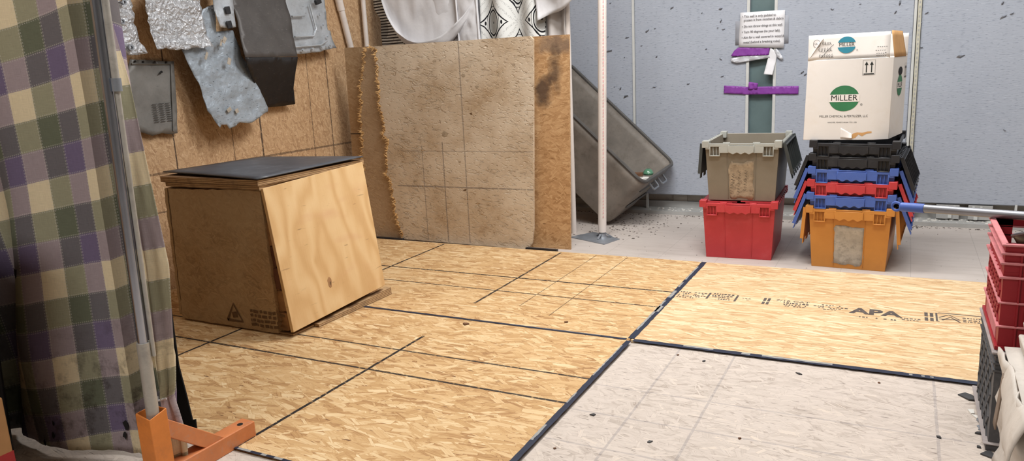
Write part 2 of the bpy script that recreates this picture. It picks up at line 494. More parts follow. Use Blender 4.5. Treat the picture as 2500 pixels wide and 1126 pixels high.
def plywood():
    m = NT('yellow pine plywood')
    uv = m.uv()
    g = m.noise(m.mapping(uv, scale=(3.2, 1.1, 1)), 1.6, 2.0, 0.4)
    x, y, _ = m.sep(uv)
    # knots: cells where the grain bends into rings
    kv = m.mapping(uv, (0.13, 0.05, 0), (0, 0, 0), (2.3, 1.1, 1))
    vo = m.n('ShaderNodeTexVoronoi', feature='F1', voronoi_dimensions='2D'); m.link(kv, vo.inputs['Vector']); vo.inputs['Scale'].default_value = 1.4
    kd = vo.outputs['Distance']
    ring = m.math('ADD', m.math('MULTIPLY', x, 16.0), m.math('MULTIPLY', g, 13.0))
    ring = m.math('ADD', ring, m.math('DIVIDE', 0.5, m.math('ADD', kd, 0.16)))
    w = m.math('MULTIPLY', m.math('ADD', m.math('SINE', m.math('MULTIPLY', ring, 2.6)), 1.0), 0.5)
    fine = m.noise(m.mapping(uv, scale=(260, 9, 1)), 1.0, 2.0)
    blot = m.noise(uv, 5.0, 4.0, 0.6)
    f = m.math('ADD', m.math('MULTIPLY', w, 0.42), m.math('ADD', m.math('MULTIPLY', fine, 0.25), m.math('MULTIPLY', blot, 0.45)))
    col = m.ramp(f, [(0.1, (196, 154, 102)), (0.5, (216, 180, 130)), (0.8, (224, 192, 144)), (1.0, (230, 202, 158))])
    sc = m.step(m.noise(m.mapping(uv, (3, 1, 0), (0, 0, 0.9), (9, 70, 1)), 1.0, 3.0), 0.665, 0.74)
    col = m.mixc(m.math('MULTIPLY', sc, 0.5), col, lin((96, 68, 46)))
    pk = m.step(m.noise(m.mapping(uv, (1.7, 4.2, 0), (0, 0, -.4), (2, 7, 1)), 1.0, 3.0), 0.58, 0.75)
    col = m.mixc(m.math('MULTIPLY', pk, 0.35), col, lin((196, 134, 110)))
    m.bump(f, 0.08, 0.002)
    return m.fin(col, 0.55, 0, 0.3)
M['ply'] = plywood()

def plyedge(name, a, b, d):
    m = NT(name)
    x, y, z = m.sep(m.obj())
    n = m.noise(m.obj(), 14.0, 4.0)
    s = m.math('ADD', m.math('MULTIPLY', z, 900.0), m.math('MULTIPLY', n, 5.0))
    f = m.math('MULTIPLY', m.math('ADD', m.math('SINE', s), 1.0), 0.5)
    col = m.ramp(f, [(0.1, a), (0.6, b), (1.0, b)])
    col = m.mixc(m.math('MULTIPLY', m.step(m.noise(m.obj(), 20.0, 5.0, .7), 0.5, 0.7), 0.5), col, lin(d))
    return m.fin(col, 0.75, 0, .25)
M['plyedge'] = plyedge('worn plywood layers', (120, 92, 66), (190, 158, 118), (98, 80, 66))

def vct():
    m = NT('vinyl floor tile')
    uv = m.uv()
    st = m.noise(m.mapping(uv, scale=(5, 22, 1)), 1.0, 5.0, .65)
    big = m.noise(uv, 1.6, 4.0)
    f = m.math('ADD', m.math('MULTIPLY', st, 0.55), m.math('MULTIPLY', big, 0.5))
    col = m.ramp(f, [(0.25, (168, 158, 150)), (0.5, (190, 181, 174)), (0.8, (202, 194, 188))])
    x, y, _ = m.sep(uv)
    fx = m.math('FRACT', m.math('DIVIDE', m.math('ADD', x, 10.02), 0.3048))
    fy = m.math('FRACT', m.math('DIVIDE', m.math('ADD', y, 10.06), 0.3048))
    j = m.math('MAXIMUM', m.math('LESS_THAN', fx, 0.008), m.math('LESS_THAN', fy, 0.008))
    col = m.mixc(m.math('MULTIPLY', j, 0.35), col, lin((110, 102, 98)))
    dk = m.step(m.noise(uv, 46.0, 2.0), 0.70, 0.76)
    col = m.mixc(m.math('MULTIPLY', dk, 0.55), col, lin((110, 100, 94)))
    m.bump(st, 0.05, 0.002)
    return m.fin(col, 0.5, 0, 0.35)
M['vct'] = vct()

def padmat():
    m = NT('blue grey padding cloth')
    uv = m.uv()
    d = m.noise(m.mapping(uv, scale=(34, 190, 1)), 1.0, 2.0, 0.5)
    big = m.noise(uv, 2.2, 4.0)
    col = m.ramp(m.math('ADD', m.math('MULTIPLY', big, 0.6), 0.2), [(0.3, (164, 171, 184)), (0.7, (178, 185, 197))])
    col = m.mixc(m.math('MULTIPLY', m.step(d, 0.59, 0.69), 0.6), col, lin((120, 127, 142)))
    d2 = m.noise(m.mapping(uv, (5, 3, 0), scale=(26, 150, 1)), 1.0, 2.0, 0.5)
    col = m.mixc(m.math('MULTIPLY', m.step(d2, 0.62, 0.70), 0.35), col, lin((200, 206, 216)))
    # sparse scuffs
    n1 = m.noise(m.mapping(uv, (0, 0, 0), (0, 0, .7), (10, 32, 1)), 1.0, 3.0, .6)
    n2 = m.noise(uv, 4.0, 2.0)
    sc = m.math('MULTIPLY', m.step(n1, 0.75, 0.79), m.step(n2, 0.52, 0.6))
    col = m.mixc(m.math('MULTIPLY', sc, 0.3), col, lin((104, 108, 118)))
    m.bump(m.math('ADD', d, m.math('MULTIPLY', n1, 1.0)), 0.25, 0.003)
    return m.fin(col, 0.8, 0, 0.2)
M['pad'] = padmat()

def plaid():
    m = NT('plaid cotton cloth')
    uv = m.uv()
    wv = m.noise(uv, 6.0, 2.0)
    w = m.math('MULTIPLY', m.math('SUBTRACT', wv, 0.5), 0.006)
    x, y, _ = m.sep(uv)
    S = 0.082
    y = m.math('SUBTRACT', y, m.math('MULTIPLY', x, 0.16))
    def stripes(c, off, order):
        q = m.math('DIVIDE', m.math('ADD', m.math('ADD', c, w), 9.0 + off), S)
        idx = m.math('DIVIDE', m.math('MODULO', m.math('FLOOR', q), 3.0), 3.0)
        fr = m.math('FRACT', q)
        col = m.ramp(idx, [(0.0, order[0]), (0.28, order[1]), (0.6, order[2])], 'CONSTANT')
        e = m.math('MINIMUM', fr, m.math('SUBTRACT', 1.0, fr))
        band = m.math('MULTIPLY', m.math('LESS_THAN', m.math('ABSOLUTE', m.math('SUBTRACT', e, 0.035)), 0.018), m.math('GREATER_THAN', idx, -1.0))
        return col, band
    C, G, P = (222, 206, 172), (104, 108, 90), (114, 102, 128)
    cu, bu = stripes(x, 0.035, (C, G, P))
    cv, bv = stripes(m.math('MULTIPLY', y, -1.0), 0.02, (C, G, P))
    pr_ = m.mixc(1.0, cu, cv, 'MULTIPLY')
    gm = m.n('ShaderNodeGamma'); m.put(gm.inputs[0], pr_); gm.inputs[1].default_value = 0.5
    col = gm.outputs[0]
    th = m.noise(m.mapping(uv, scale=(900, 30, 1)), 1.0, 2.0)
    tv = m.noise(m.mapping(uv, scale=(30, 900, 1)), 1.0, 2.0)
    thr = m.math('MULTIPLY_ADD', m.math('ADD', th, tv), 0.5, 0.5)
    col = m.mixc(0.8, col, m.comb(thr, thr, thr), 'MULTIPLY')
    dx = m.math('LESS_THAN', m.math('FRACT', m.math('MULTIPLY', y, 120.0)), 0.5)
    dy = m.math('LESS_THAN', m.math('FRACT', m.math('MULTIPLY', x, 120.0)), 0.5)
    stx = m.math('MAXIMUM', m.math('MULTIPLY', bu, dx), m.math('MULTIPLY', bv, dy))
    col = m.mixc(m.math('MULTIPLY', stx, 0.36), col, lin((206, 200, 190)))
    low = m.math('SUBTRACT', 1.0, m.step(y, 0.05, 0.30))
    st = m.math('MULTIPLY', m.step(m.noise(uv, 16.0, 6.0, .7), 0.50, 0.66), low)
    col = m.mixc(m.math('MULTIPLY', st, 0.65), col, lin((58, 50, 46)))
    m.bump(m.math('ADD', th, tv), 0.15, 0.001)
    return m.fin(col, 0.9, 0, 0.1)
M['plaid'] = plaid()

def metal(name, c, rough, metalness, crump, scale=22.0, dirt=(70, 70, 74), paint=None, scratch=.5):
    m = NT(name)
    uv = m.uv()
    n1 = m.noise(uv, scale, 4.0, 0.6, 1.2)
    v = m.voro(uv, scale * 1.6, 'SMOOTH_F1')
    h = m.math('ADD', n1, m.math('MULTIPLY', v, 0.8))
    g = m.noise(uv, 9.0, 6.0, .7)
    c0 = lin(c); c1 = tuple(x * .72 for x in c0[:3]) + (1,)
    col = m.ramp(g, [(0.3, c1), (0.65, c0)])
    sc = m.step(m.noise(m.mapping(uv, (2, 1, 0), (0, 0, .8), (30, 120, 1)), 1.0, 3.0), .64, .70)
    sc2 = m.step(m.noise(m.mapping(uv, (2, 7, 0), (0, 0, -.6), (28, 110, 1)), 1.0, 3.0), .65, .71)
    col = m.mixc(m.math('MULTIPLY', m.math('MAXIMUM', sc, sc2), scratch), col, lin(dirt))
    m.bump(h, crump, 0.02)
    return m.fin(col, rough, metalness, 0.5)
M['alu'] = metal('crumpled bright aluminium', (206, 210, 216), 0.36, 0.55, 0.6, 46.0, scratch=.55)
M['alu_blue'] = metal('blue grey scratched metal', (168, 180, 192), 0.42, 0.25, 0.22, 26.0, dirt=(56, 62, 70), scratch=.9)
M['alu_flat'] = metal('pressed light metal', (204, 212, 220), 0.36, 0.5, 0.14, 14.0, scratch=.35)
M['vent_metal'] = metal('dull grey painted metal', (134, 133, 130), 0.5, 0.25, 0.08, 10.0, scratch=.2)
M['black_lit'] = metal('black metal in lit tone', (84, 81, 80), 0.5, 0.1, 0.18, 7.0, dirt=(150, 146, 140), scratch=.25)  # upper face of the bent sheet, light from above painted into its tone
M['black_metal'] = metal('black painted bent metal', (36, 36, 39), 0.4, 0.1, 0.15, 8.0, dirt=(120, 116, 112), scratch=.2)  # lower face of the same sheet, its shade painted as darker black
M['tub'] = plain('grey weathered plastic', (126, 119, 111), 0.55, 0, .4, .25, 7.0, .12, (84, 74, 62), .6)
M['tub_rim'] = plain('dark tub lip', (84, 82, 80), 0.5, 0, .4, .2, 8.0)
M['pvc'] = plain('white plastic pipe', (226, 218, 212), 0.4, 0, .4, .06, 6.0, 0, (180, 166, 156), .3)
M['print_red'] = plain('red pipe lettering', (206, 120, 128), 0.6)
M['galv'] = plain('grey galvanised steel', (150, 156, 164), 0.45, .5, .5, .15, 10.0, 0, (100, 104, 112), .4)
M['steel'] = plain('steel tube', (136, 138, 144), 0.4, .7, .5, .1, 12.0)
M['chrome'] = plain('dark chromed tube', (168, 172, 182), 0.25, .92, .5, .1, 12.0)
M['pole_white'] = plain('chalky steel pole', (176, 172, 164), 0.5, .35, .4, .16, 16.0, 0, (116, 112, 108), .5)
M['orange'] = plain('orange painted steel', (214, 128, 58), 0.5, 0, .4, .12, 14.0, .05, (150, 96, 66), .4)
M['orange_dirty'] = plain('scuffed orange paint', (206, 128, 80), 0.55, 0, .4, .14, 14.0, .05, (172, 150, 136), .6)
M['hole'] = plain('dark hole', (26, 24, 24), 0.8)
M['navy'] = plain('navy black tape', (34, 42, 62), 0.5, 0, .4, .25, 20.0, .1)
M['tape_worn'] = plain('worn grey tape', (150, 150, 148), 0.7, 0, .3, .15, 30.0)
M['mat'] = plain('black rubber sheet', (74, 78, 86), 0.42, 0, .5, .22, 7.0, .05, (122, 126, 132), .45)
M['black'] = plain('black plastic', (37, 38, 42), 0.42, 0, .45, .2, 12.0, 0, (84, 84, 86), .2)
M['black_cloth'] = plain('black sheet', (32, 32, 33), 0.85, 0, .15, .2, 6.0)
M['blue'] = plain('blue plastic', (74, 102, 178), 0.45, 0, .4, .1, 8.0, 0, (104, 122, 176), .3)
M['red'] = plain('red plastic', (190, 60, 66), 0.45, 0, .4, .1, 7.0, 0, (208, 98, 98), .35)
M['crate_red'] = plain('dusty dark red plastic', (156, 34, 44), 0.5, 0, .35, .12, 7.0)
M['crate_lip'] = plain('dust faded red plastic', (204, 128, 132), 0.7, 0, .3, .15, 20.0)
M['crate_label'] = plain('faded pink label', (196, 120, 128), 0.7, 0, .3, .2, 30.0)
M['tote_orange'] = plain('orange plastic', (200, 136, 64), 0.45, 0, .4, .08, 7.0, 0, (184, 122, 64), .3)
M['tote_grey'] = plain('grey beige plastic', (134, 126, 112), 0.5, 0, .4, .08, 7.0, 0, (120, 110, 98), .4)
M['tote_grey_lip'] = plain('light grey plastic', (170, 172, 166), 0.5, 0, .4, .08, 7.0)
M['flap_dark'] = plain('dark ribbed plastic', (66, 70, 70), 0.5, 0, .4, .12, 9.0)
M['residue'] = plain('torn label residue', (168, 152, 130), 0.8, 0, .2, .25, 30.0, .2, (92, 80, 68), .95)
M['residue_grey'] = plain('torn grey label residue', (176, 168, 156), 0.8, 0, .2, .2, 30.0, .2, (112, 110, 102), .7)
M['carton'] = plain('white carton board', (230, 226, 222), 0.7, 0, .25, .03, 5.0, .03, (214, 202, 186), .3)
M['kraft'] = plain('brown cardboard', (206, 160, 108), 0.8, 0, .2, .08, 20.0)
M['cardboard'] = plain('tan cardboard', (176, 132, 88), 0.8, 0, .2, .1, 10.0)
M['red_tape'] = plain('red carton tape', (164, 44, 44), 0.5)
M['ink_green'] = plain('green print', (52, 118, 78), 0.6)
M['ink_teal'] = plain('blue green print', (44, 128, 150), 0.6)
M['ink_dark'] = plain('dark print', (38, 42, 40), 0.7)
M['ink_grey'] = plain('faded print', (108, 106, 108), 0.8)
M['ink_stamp'] = plain('grey board stamp ink', (92, 84, 80), 0.8, 0, .2, .3, 60.0)
M['pen'] = plain('pen ink', (62, 58, 56), 0.7)
M['paper'] = plain('white paper', (232, 232, 236), 0.7, 0, .2, .03, 6.0)
M['sleeve'] = plain('clear plastic sleeve', (176, 180, 190), 0.3, 0, .5, .06, 6.0)
M['purple'] = plain('purple tape', (134, 64, 158), 0.5, 0, .4, .12, 20.0, .1)
M['duct'] = plain('silver tape', (192, 194, 200), 0.35, .2, .5, .1, 12.0, .1)
M['green_steel'] = plain('grey green steel', (98, 118, 120), 0.5, .1, .4, .12, 6.0, 0, (74, 92, 96), .4)
M['strip_white'] = plain('white edge trim', (206, 208, 206), 0.5, 0, .4, .06, 20.0)
M['slot'] = plain('pale slotted steel', (198, 196, 180), 0.5, .1, .4, .08, 30.0)
M['base_beige'] = plain('beige painted base', (168, 160, 148), 0.7, 0, .3, .15, 8.0, .05, (104, 98, 90), .5)
M['cover'] = plain('pale grey cover plate', (172, 172, 170), 0.5, 0, .4, .08, 12.0)
M['wall_paint'] = plain('painted wall', (120, 117, 112), 0.8)
M['ceil'] = plain('ceiling tile', (222, 220, 216), 0.9)
M['cloth_white'] = plain('white cotton', (220, 220, 223), 0.85, 0, .15, .05, 5.0, .35, (184, 182, 184), .25)
M['cloth_grey'] = plain('greyed white cotton', (206, 202, 200), 0.85, 0, .15, .06, 5.0, .05, (170, 166, 164), .4)
M['foil'] = plain('crumpled foil patch', (160, 162, 162), 0.4, .4, .4, .3, 50.0, .5)
M['ceramic'] = plain('white ceramic', (228, 226, 220), 0.35, 0, .5, .06, 20.0)
M['shard_dark'] = plain('dark slate shard', (62, 62, 64), 0.5, 0, .4, .2, 20.0)
M['glass_green'] = plain('green bottle glass', (84, 132, 104), 0.15, 0, .5)
M['wood_brown'] = plain('brown wood scrap', (104, 72, 50), 0.7)
M['debris'] = plain('dark floor debris', (112, 105, 100), 0.8, 0, .2, .4, 30.0)
M['block'] = plain('worn wood block', (168, 128, 90), 0.75, 0, .25, .25, 14.0, .1, (96, 66, 48), .5)
M['block_dark'] = plain('red brown wood block', (112, 76, 60), 0.75, 0, .25, .25, 14.0, .1)
M['crate_dust'] = plain('dusty grey plastic lattice', (86, 86, 88), 0.7, 0, .3, .2, 16.0, 0, (150, 146, 144), .4)
M['crate_lit_lip'] = plain('pale crate lip with light in its colour', (160, 152, 150), 0.8, 0, .2, .12, 18.0)  # pale tone stands for light caught on the crate's top edges
M['pan'] = plain('black enamel', (24, 24, 26), 0.3, 0, .5)
M['flap_brown'] = plain('grey brown torn board', (128, 112, 98), 0.8)
M['stamp_brown'] = plain('faint brown stamp', (112, 88, 64), 0.8, 0, .2, .3, 40.0)
M['white_bag'] = plain('scuffed white plastic', (204, 198, 190), 0.6, 0, .35, .08, 12.0, .1, (160, 148, 134), .45)

def bandana(name, stripes=None):
    m = NT(name)
    uv = m.uv()
    w = m.noise(uv, 9.0, 2.0)
    x, y, _ = m.sep(uv)
    px, py = 0.42, 0.36
    x = m.math('ADD', x, 0.07); y = m.math('SUBTRACT', y, 0.10)
    x = m.math('ADD', x, m.math('MULTIPLY', m.math('SUBTRACT', w, 0.5), 0.03))
    dk = None; ins = None; near = None
    for off in (0.0, 0.5):
        fx = m.math('ABSOLUTE', m.math('SUBTRACT', m.math('FRACT', m.math('ADD', m.math('DIVIDE', x, px), 20.5 + off)), 0.5))
        fy = m.math('ABSOLUTE', m.math('SUBTRACT', m.math('FRACT', m.math('ADD', m.math('DIVIDE', y, py), 20.5 + off)), 0.5))
        dm = m.math('ADD', m.math('POWER', m.math('DIVIDE', fx, 0.32), 0.8), m.math('POWER', m.math('DIVIDE', fy, 0.37), 0.8))
        l1 = m.math('LESS_THAN', m.math('ABSOLUTE', m.math('SUBTRACT', dm, 1.0)), 0.042)
        el = m.math('SQRT', m.math('ADD', m.math('POWER', m.math('DIVIDE', fx, 0.13), 2.0), m.math('POWER', m.math('DIVIDE', fy, 0.21), 2.0)))
        l2 = m.math('LESS_THAN', m.math('ABSOLUTE', m.math('SUBTRACT', el, 1.0)), 0.075)
        l3 = m.math('LESS_THAN', m.math('ABSOLUTE', m.math('SUBTRACT', el, 1.3)), 0.03)
        dot = m.math('LESS_THAN', el, 0.10)
        q = m.math('LESS_THAN', m.math('ADD', m.math('POWER', m.math('DIVIDE', m.math('SUBTRACT', fx, 0.21), 0.018), 2.0), m.math('POWER', m.math('DIVIDE', fy, 0.035), 2.0)), 1.0)
        k_ = m.math('MAXIMUM', m.math('MAXIMUM', l1, l2), m.math('MAXIMUM', m.math('MAXIMUM', dot, l3), q))
        i_ = m.math('LESS_THAN', el, 0.86)
        g_ = m.math('LESS_THAN', m.math('ABSOLUTE', m.math('SUBTRACT', dm, 1.36)), 0.06)
        dk = k_ if dk is None else m.math('MAXIMUM', dk, k_)
        ins = i_ if ins is None else m.math('MAXIMUM', ins, i_)
        near = g_ if near is None else m.math('MAXIMUM', near, g_)
    gar = m.math('MULTIPLY', near, m.step(m.noise(uv, 150.0, 1.0), 0.5, 0.56))
    col = m.mixc(m.math('MULTIPLY', ins, 0.5), lin((226, 228, 226)), lin((112, 114, 112)))
    col = m.mixc(m.math('MULTIPLY', gar, 0.45), col, lin((112, 112, 114)))
    if stripes is not None:
        s = m.math('SINE', m.math('ADD', m.math('MULTIPLY', y, 330.0), m.math('MULTIPLY', w, 2.0)))
        zone = m.math('LESS_THAN', x, stripes)
        sm = m.math('MULTIPLY', zone, m.step(s, -0.2, 0.5))
        col = m.mixc(sm, col, lin((58, 54, 54)))
        dk = m.math('MULTIPLY', dk, m.math('SUBTRACT', 1.0, zone))
    col = m.mixc(dk, col, lin((34, 34, 38)))
    return m.fin(col, 0.85, 0, 0.15)
M['bandana'] = bandana('black and white scarf print')
M['bandana_stripe'] = bandana('striped scarf print', -2.12)

# ================================================================== ROOM
ZF = -0.012
mb = MB(); mb.box(-2.7, 3.2, -5.2, 2.95, -0.15, ZF)
fl = struct('floor', mb, M['vct'])
mb = MB(); mb.box(-2.7, -2.44, -5.2, 2.95, ZF, 2.85)
struct('wall_left', mb, M['osb_wall'])
mb = MB(); mb.box(-2.44, 3.0, 2.68, 2.95, ZF, 2.85)
struct('wall_back', mb, M['base_beige'])
mb = MB(); mb.box(3.0, 3.2, -5.2, 2.95, ZF, 2.85)
struct('wall_right', mb, M['wall_paint'])
mb = MB(); mb.box(-2.44, 3.0, -5.2, -5.0, ZF, 2.85)
struct('wall_front', mb, M['wall_paint'])
mb = MB(); mb.box(-2.7, 3.2, -5.2, 2.95, 2.85, 2.95)
struct('ceiling', mb, M['ceil'])
# low track along the foot of the padded wall
mb = MB(); mb.box(-2.44, 3.0, 2.47, 2.49, ZF, 0.012); mb.box(-2.44, 3.0, 2.49, 2.66, ZF, 0.004); mb.box(-2.44, 3.0, 2.655, 2.68, ZF, 0.05)
struct('baseboard_back', mb, M['cover'])
# grey green steel column showing between the pads
mb = MB(); mb.box(-0.036, 0.116, 2.63, 2.68, ZF, 2.85); mb.box(-0.036, 0.116, 2.606, 2.632, 1.285, 1.30)
struct('trim_1', mb, M['green_steel'])

# ---- padded wall panels
def pad(x0, x1, label, edges, marks):
    t = thing('padded_wall_panel', label, 'wall padding', ((x0+x1)/2, 2.64, 0.106), group='blue grey wall pads')
    mb = MB(); mb.box(x0, x1, 2.60, 2.68, 0.106, 2.84)
    part('padding', mb, M['pad'], t, bevel=0.006)
    for (e0, e1, lo) in edges:
        mb = MB(); mb.box(e0, e1, 2.594, 2.612, lo, 2.84)
        part('edge_strip', mb, M['strip_white'], t, label='white edge strip')
    rng = random.Random(int(x0*100)+7); sc_ = .62
    for (x, z, s, a) in marks:
        mb = MB(); mb2 = MB()
        # torn cloth flap: a dark notch with a lifted lip beside it
        n = 7
        pts = []
        for i in range(n):
            an = 2*math.pi*i/n; rr = s*sc_*(0.55+0.7*rng.random())
            px = math.cos(an)*rr*1.5; pz = math.sin(an)*rr*0.6
            pts.append((x + px*math.cos(a)-pz*math.sin(a), z + px*math.sin(a)+pz*math.cos(a)))
        mb.add([(p[0], 2.5992, p[1]) for p in pts], [tuple(range(n))])
        l = [(pts[0][0], pts[0][1]), (pts[1][0]+s*.4, pts[1][1]+s*.2), (pts[2][0], pts[2][1]-s*.1), (pts[5][0], pts[5][1])]
        mb2.add([(l[0][0], 2.599, l[0][1]), (l[1][0], 2.590, l[1][1]), (l[2][0], 2.591, l[2][1]), (l[3][0], 2.599, l[3][1])], [(0,1,2,3)])
        pu = part('puncture', mb, M['ink_grey'], t, fixn=False, label='dark puncture')
        part('torn_flap', mb2, M['pad'], pu, fixn=False, solid=0.001)
    return t
def mk(L): return L
marksA = [(x, z, s, a) for (x, z), s, a in zip([(-1.0052, 1.2230), (-0.8695, 1.2092), (-1.0013, 1.1241), (-0.9852, 1.4499), (-0.8867, 1.0759), (-0.9665, 0.8742), (-0.9208, 0.8613), (-0.8822, 0.8027)], [.008,.016,.03,.010,.008,.008,.016,.026], [1.2,.1,.2,.3,1.4,.3,1.1,.5])]
marksB = [(x, z, s, a) for (x, z), s, a in zip([(-0.7245, 1.2444), (-0.7636, 1.1476), (-0.6563, 1.0701), (-0.6755, 0.8621), (-0.4373, 0.8765), (-0.3165, 1.1014), (-0.3450, 1.3361), (-0.2219, 1.3529), (-0.2211, 1.2749), (-0.2046, 1.2215), (-0.2213, 1.0326), (-0.2093, 0.9172), (-0.5492, 1.3832), (-0.6664, 1.2570), (-0.2420, 1.2345)], [.020,.010,.014,.014,.012,.010,.008,.018,.016,.014,.014,.012,.016,.008,.006], [.6,.2,1.1,-.3,.4,.2,1.4,.4,1.2,.1,-.8,.5,.6,.3,.2])]
marksC = [(x, z, s, a) for (x, z), s, a in zip([(0.4538, 1.2988), (0.8060, 1.2554), (0.8273, 1.3055), (0.2919, 0.9212), (0.3119, 0.9102), (-0.4373, 0.8765), (0.6117, 1.3179)], [.014,.014,.018,.016,.014,.012,.008], [-.6,1.2,1.3,.8,.8,.4,.2])]
marksD = [(x, z, s, a) for (x, z), s, a in zip([(1.1618, 0.9800), (1.3561, 1.1876), (1.3939, 1.2027), (0.9702, 1.2385), (0.9378, 1.1755), (0.9519, 1.0427), (1.3445, 1.2643), (1.4078, 0.5501)], [.024,.022,.014,.014,.016,.012,.018,.008], [.3,.42,.42,.5,.7,-.2,1.3,-.6])]
pad(-2.44, -0.828, 'blue-grey wall pad behind the tilted grey tub, left of the thin white strip', [(-0.828, -0.812, 0.5)], marksA)
pad(-0.812, -0.036, 'blue-grey wall pad between the thin white strip and the green steel column', [(-0.054, -0.036, 0.106)], marksB)
pad(0.116, 0.905, 'blue-grey wall pad behind the white carton, right of the green steel column', [(0.116, 0.134, 0.106)], marksC)
pad(0.945, 2.6, 'blue-grey wall pad at the far right, beyond the pale slotted rail', [], marksD)
# slotted rails between the pads right of the carton
t = thing('slotted_rail', 'pale slotted steel rail running up the wall right of the white carton', 'rail', (0.93, 2.6, 0.106))
mb = MB(); mb.box(0.906, 0.921, 2.60, 2.66, 0.106, 2.84); part('side_strip', mb, M['strip_white'], t)
mb = MB(); mb.box(0.925, 0.944, 2.585, 2.66, 0.106, 2.84); part('channel', mb, M['slot'], t)
mb = MB()
for i in range(100):
    z = 0.13 + i*0.0265
    mb.box(0.931, 0.938, 2.5840, 2.5852, z, z+0.013)
part('slots', mb, M['cover'], t)

# things along the foot of the wall, under the pads
def cover(x0, x1, z0, z1, y, label, knobs, group=None):
    t = thing('cover_plate', label, 'cover plate', ((x0+x1)/2, y, z0))
    mb = MB(); mb.box(x0, x1, y-0.02, 2.654, z0, z1); part('plate', mb, M['cover'], t, bevel=0.002)
    for (a, b, c, d) in knobs:
        mb = MB(); mb.box(a, b, y-0.03, y-0.018, c, d); part('clip', mb, M['strip_white'], t, label='white clip')
    return t
(c0, c1) = [(1.0910, 0.0994), (1.2142, 0.0433)]
cover(c0[0], c1[0], 0.012, c0[1], 2.62, 'pale grey cover plate under the wall pad, left of the dark gap', [(c0[0]+.064, c0[0]+.083, .02, .06), (c0[0]+.05, c0[0]+.062, .088, .094), (c0[0]+.09, c0[0]+.102, .088, .094)])
(c0, c1) = [(1.2596, 0.1008), (1.3854, 0.0460)]
cover(c0[0], c1[0], 0.012, c0[1], 2.62, 'pale grey cover plate under the wall pad, right of the dark gap', [(c0[0]+.03, c0[0]+.05, .014, .05), (c0[0]+.02, c0[0]+.032, .088, .094), (c0[0]+.06, c0[0]+.072, .088, .094)])
mb = MB(); (h0, h1, h2) = [(1.0362, 0.0855), (1.0502, 0.0732), (1.0494, 0.0501)]
mb.tube([(h0[0], 2.61, h0[1]), (h1[0], 2.60, h1[1]), (h2[0], 2.60, h2[1])], 0.007, 10)
single('white_hook', mb, M['strip_white'], 'small white hook under the wall pad behind the blue handle end', 'hook')
for (px, lab) in ((-0.735, 'thin white post under the wall pad beside the tilted grey tub'), (0.96, 'thin white post under the wall pad right of the tote stack'), (1.50, 'thin white post under the wall pad above the red crate')):
    mb = MB(); mb.box(px-0.006, px+0.006, 2.60, 2.625, 0.004, 0.112)
    single('white_post', mb, M['strip_white'], lab, 'post', group='white posts under the pads')
for (a, b, lab) in ((-0.56, -0.46, 'beige outlet plate low on the wall, nearer the tilted tub'), (-0.35, -0.24, 'beige outlet plate low on the wall, behind the red tote')):
    t = thing('outlet_plate', lab, 'wall plate', ((a+b)/2, 2.67, 0.04))
    mb = MB(); mb.box(a, b, 2.668, 2.681, 0.045, 0.095); part('plate', mb, M['base_beige'], t, bevel=0.002)

# ================================================================== FLOOR BOARDS
def sheet(x0, x1, y0, y1, z0, z1, mat, label, cat='floor board'):
    mb = MB(); mb.box(x0, x1, y0, y1, z0, z1)
    return single('strand_board', mb, mat, label, cat, bevel=0.0015, seg=1)
G = 0.002
s_right = sheet(G, 2.44, G, 1.2192, ZF, 0.0, M['osb_bright'], 'bright new strand board with black printing, lying right of the taped seam')
sheet(-2.438, -G, G, 1.2192, ZF, 0.0, M['osb_back'], 'tan strand board with black marker lines, in front of the standing boards')
sheet(-2.438, -G, -1.2192, -G, ZF, 0.0, M['osb_front'], 'tan strand board with black marker lines, under the wooden cube and nearest the viewer')
sheet(G+.012, 2.44, -1.2192, -G, ZF, -0.006, M['osb_grey'], 'dusty grey strand board with faint pencil grid, in the right foreground')
sheet(-2.438, 2.44, -2.44, -1.2232, ZF, -0.006, M['osb_grey'], 'dusty grey strand board under the orange steel stand')

def tape(pts, w, label, worn, z=0.0005):
    a = Vector((pts[0][0], pts[0][1], 0)); b = Vector((pts[1][0], pts[1][1], 0))
    d = (b-a); L = d.length; d.normalize(); s = Vector((-d.y, d.x, 0))
    t = thing('floor_tape', label, 'tape', (a.x, a.y, 0))
    rng = random.Random(int(L*1000))
    N = int(L/0.02)
    v = []; f = []
    for i in range(N+1):
        p = a + d*(L*i/N)
        for q in (-1, 1):
            e = p + s*(q*w/2*(1+rng.uniform(-.12, .12)))
            v.append((e.x, e.y, z + 0.0012)); 
    o = len(v)
    v += [(x, y, z) for x, y, _ in v]
    for i in range(N):
        f.append((2*i, 2*i+2, 2*i+3, 2*i+1)); f.append((o+2*i, o+2*i+1, o+2*i+3, o+2*i+2))
        f.append((2*i, o+2*i, o+2*i+2, 2*i+2)); f.append((2*i+1, 2*i+3, o+2*i+3, o+2*i+1))
    f.append((0, 1, o+1, o)); f.append((2*N, o+2*N, o+2*N+1, 2*N+1))
    mb = MB(); mb.add(v, f)
    part('strip', mb, M['navy'], t)
    if worn:
        for (u0, u1, q0, q1) in worn:
            mb = MB(); n = max(2, int((u1-u0)/0.012)); vv = []
            for i in range(n+1):
                p = a + d*(u0+(u1-u0)*i/n)
                for q in (q0+rng.uniform(-.12, .12), q1+rng.uniform(-.12, .12)):
                    e = p + s*(q*w/2); vv.append((e.x, e.y, z+0.0016))
            mb.add(vv, [(2*i, 2*i+2, 2*i+3, 2*i+1) for i in range(n)])
            part('worn_patch', mb, M['tape_worn'], t, label='pale worn patch')
    return t
tape([(0.0, -1.22), (0.0, -0.015)], 0.020, 'navy tape strip along the seam of the tan and the grey board, in the foreground', [(.10,.22,.2,1),(.36,.46,.1,1),(.62,.70,.4,1),(.85,1.15,.5,1)])
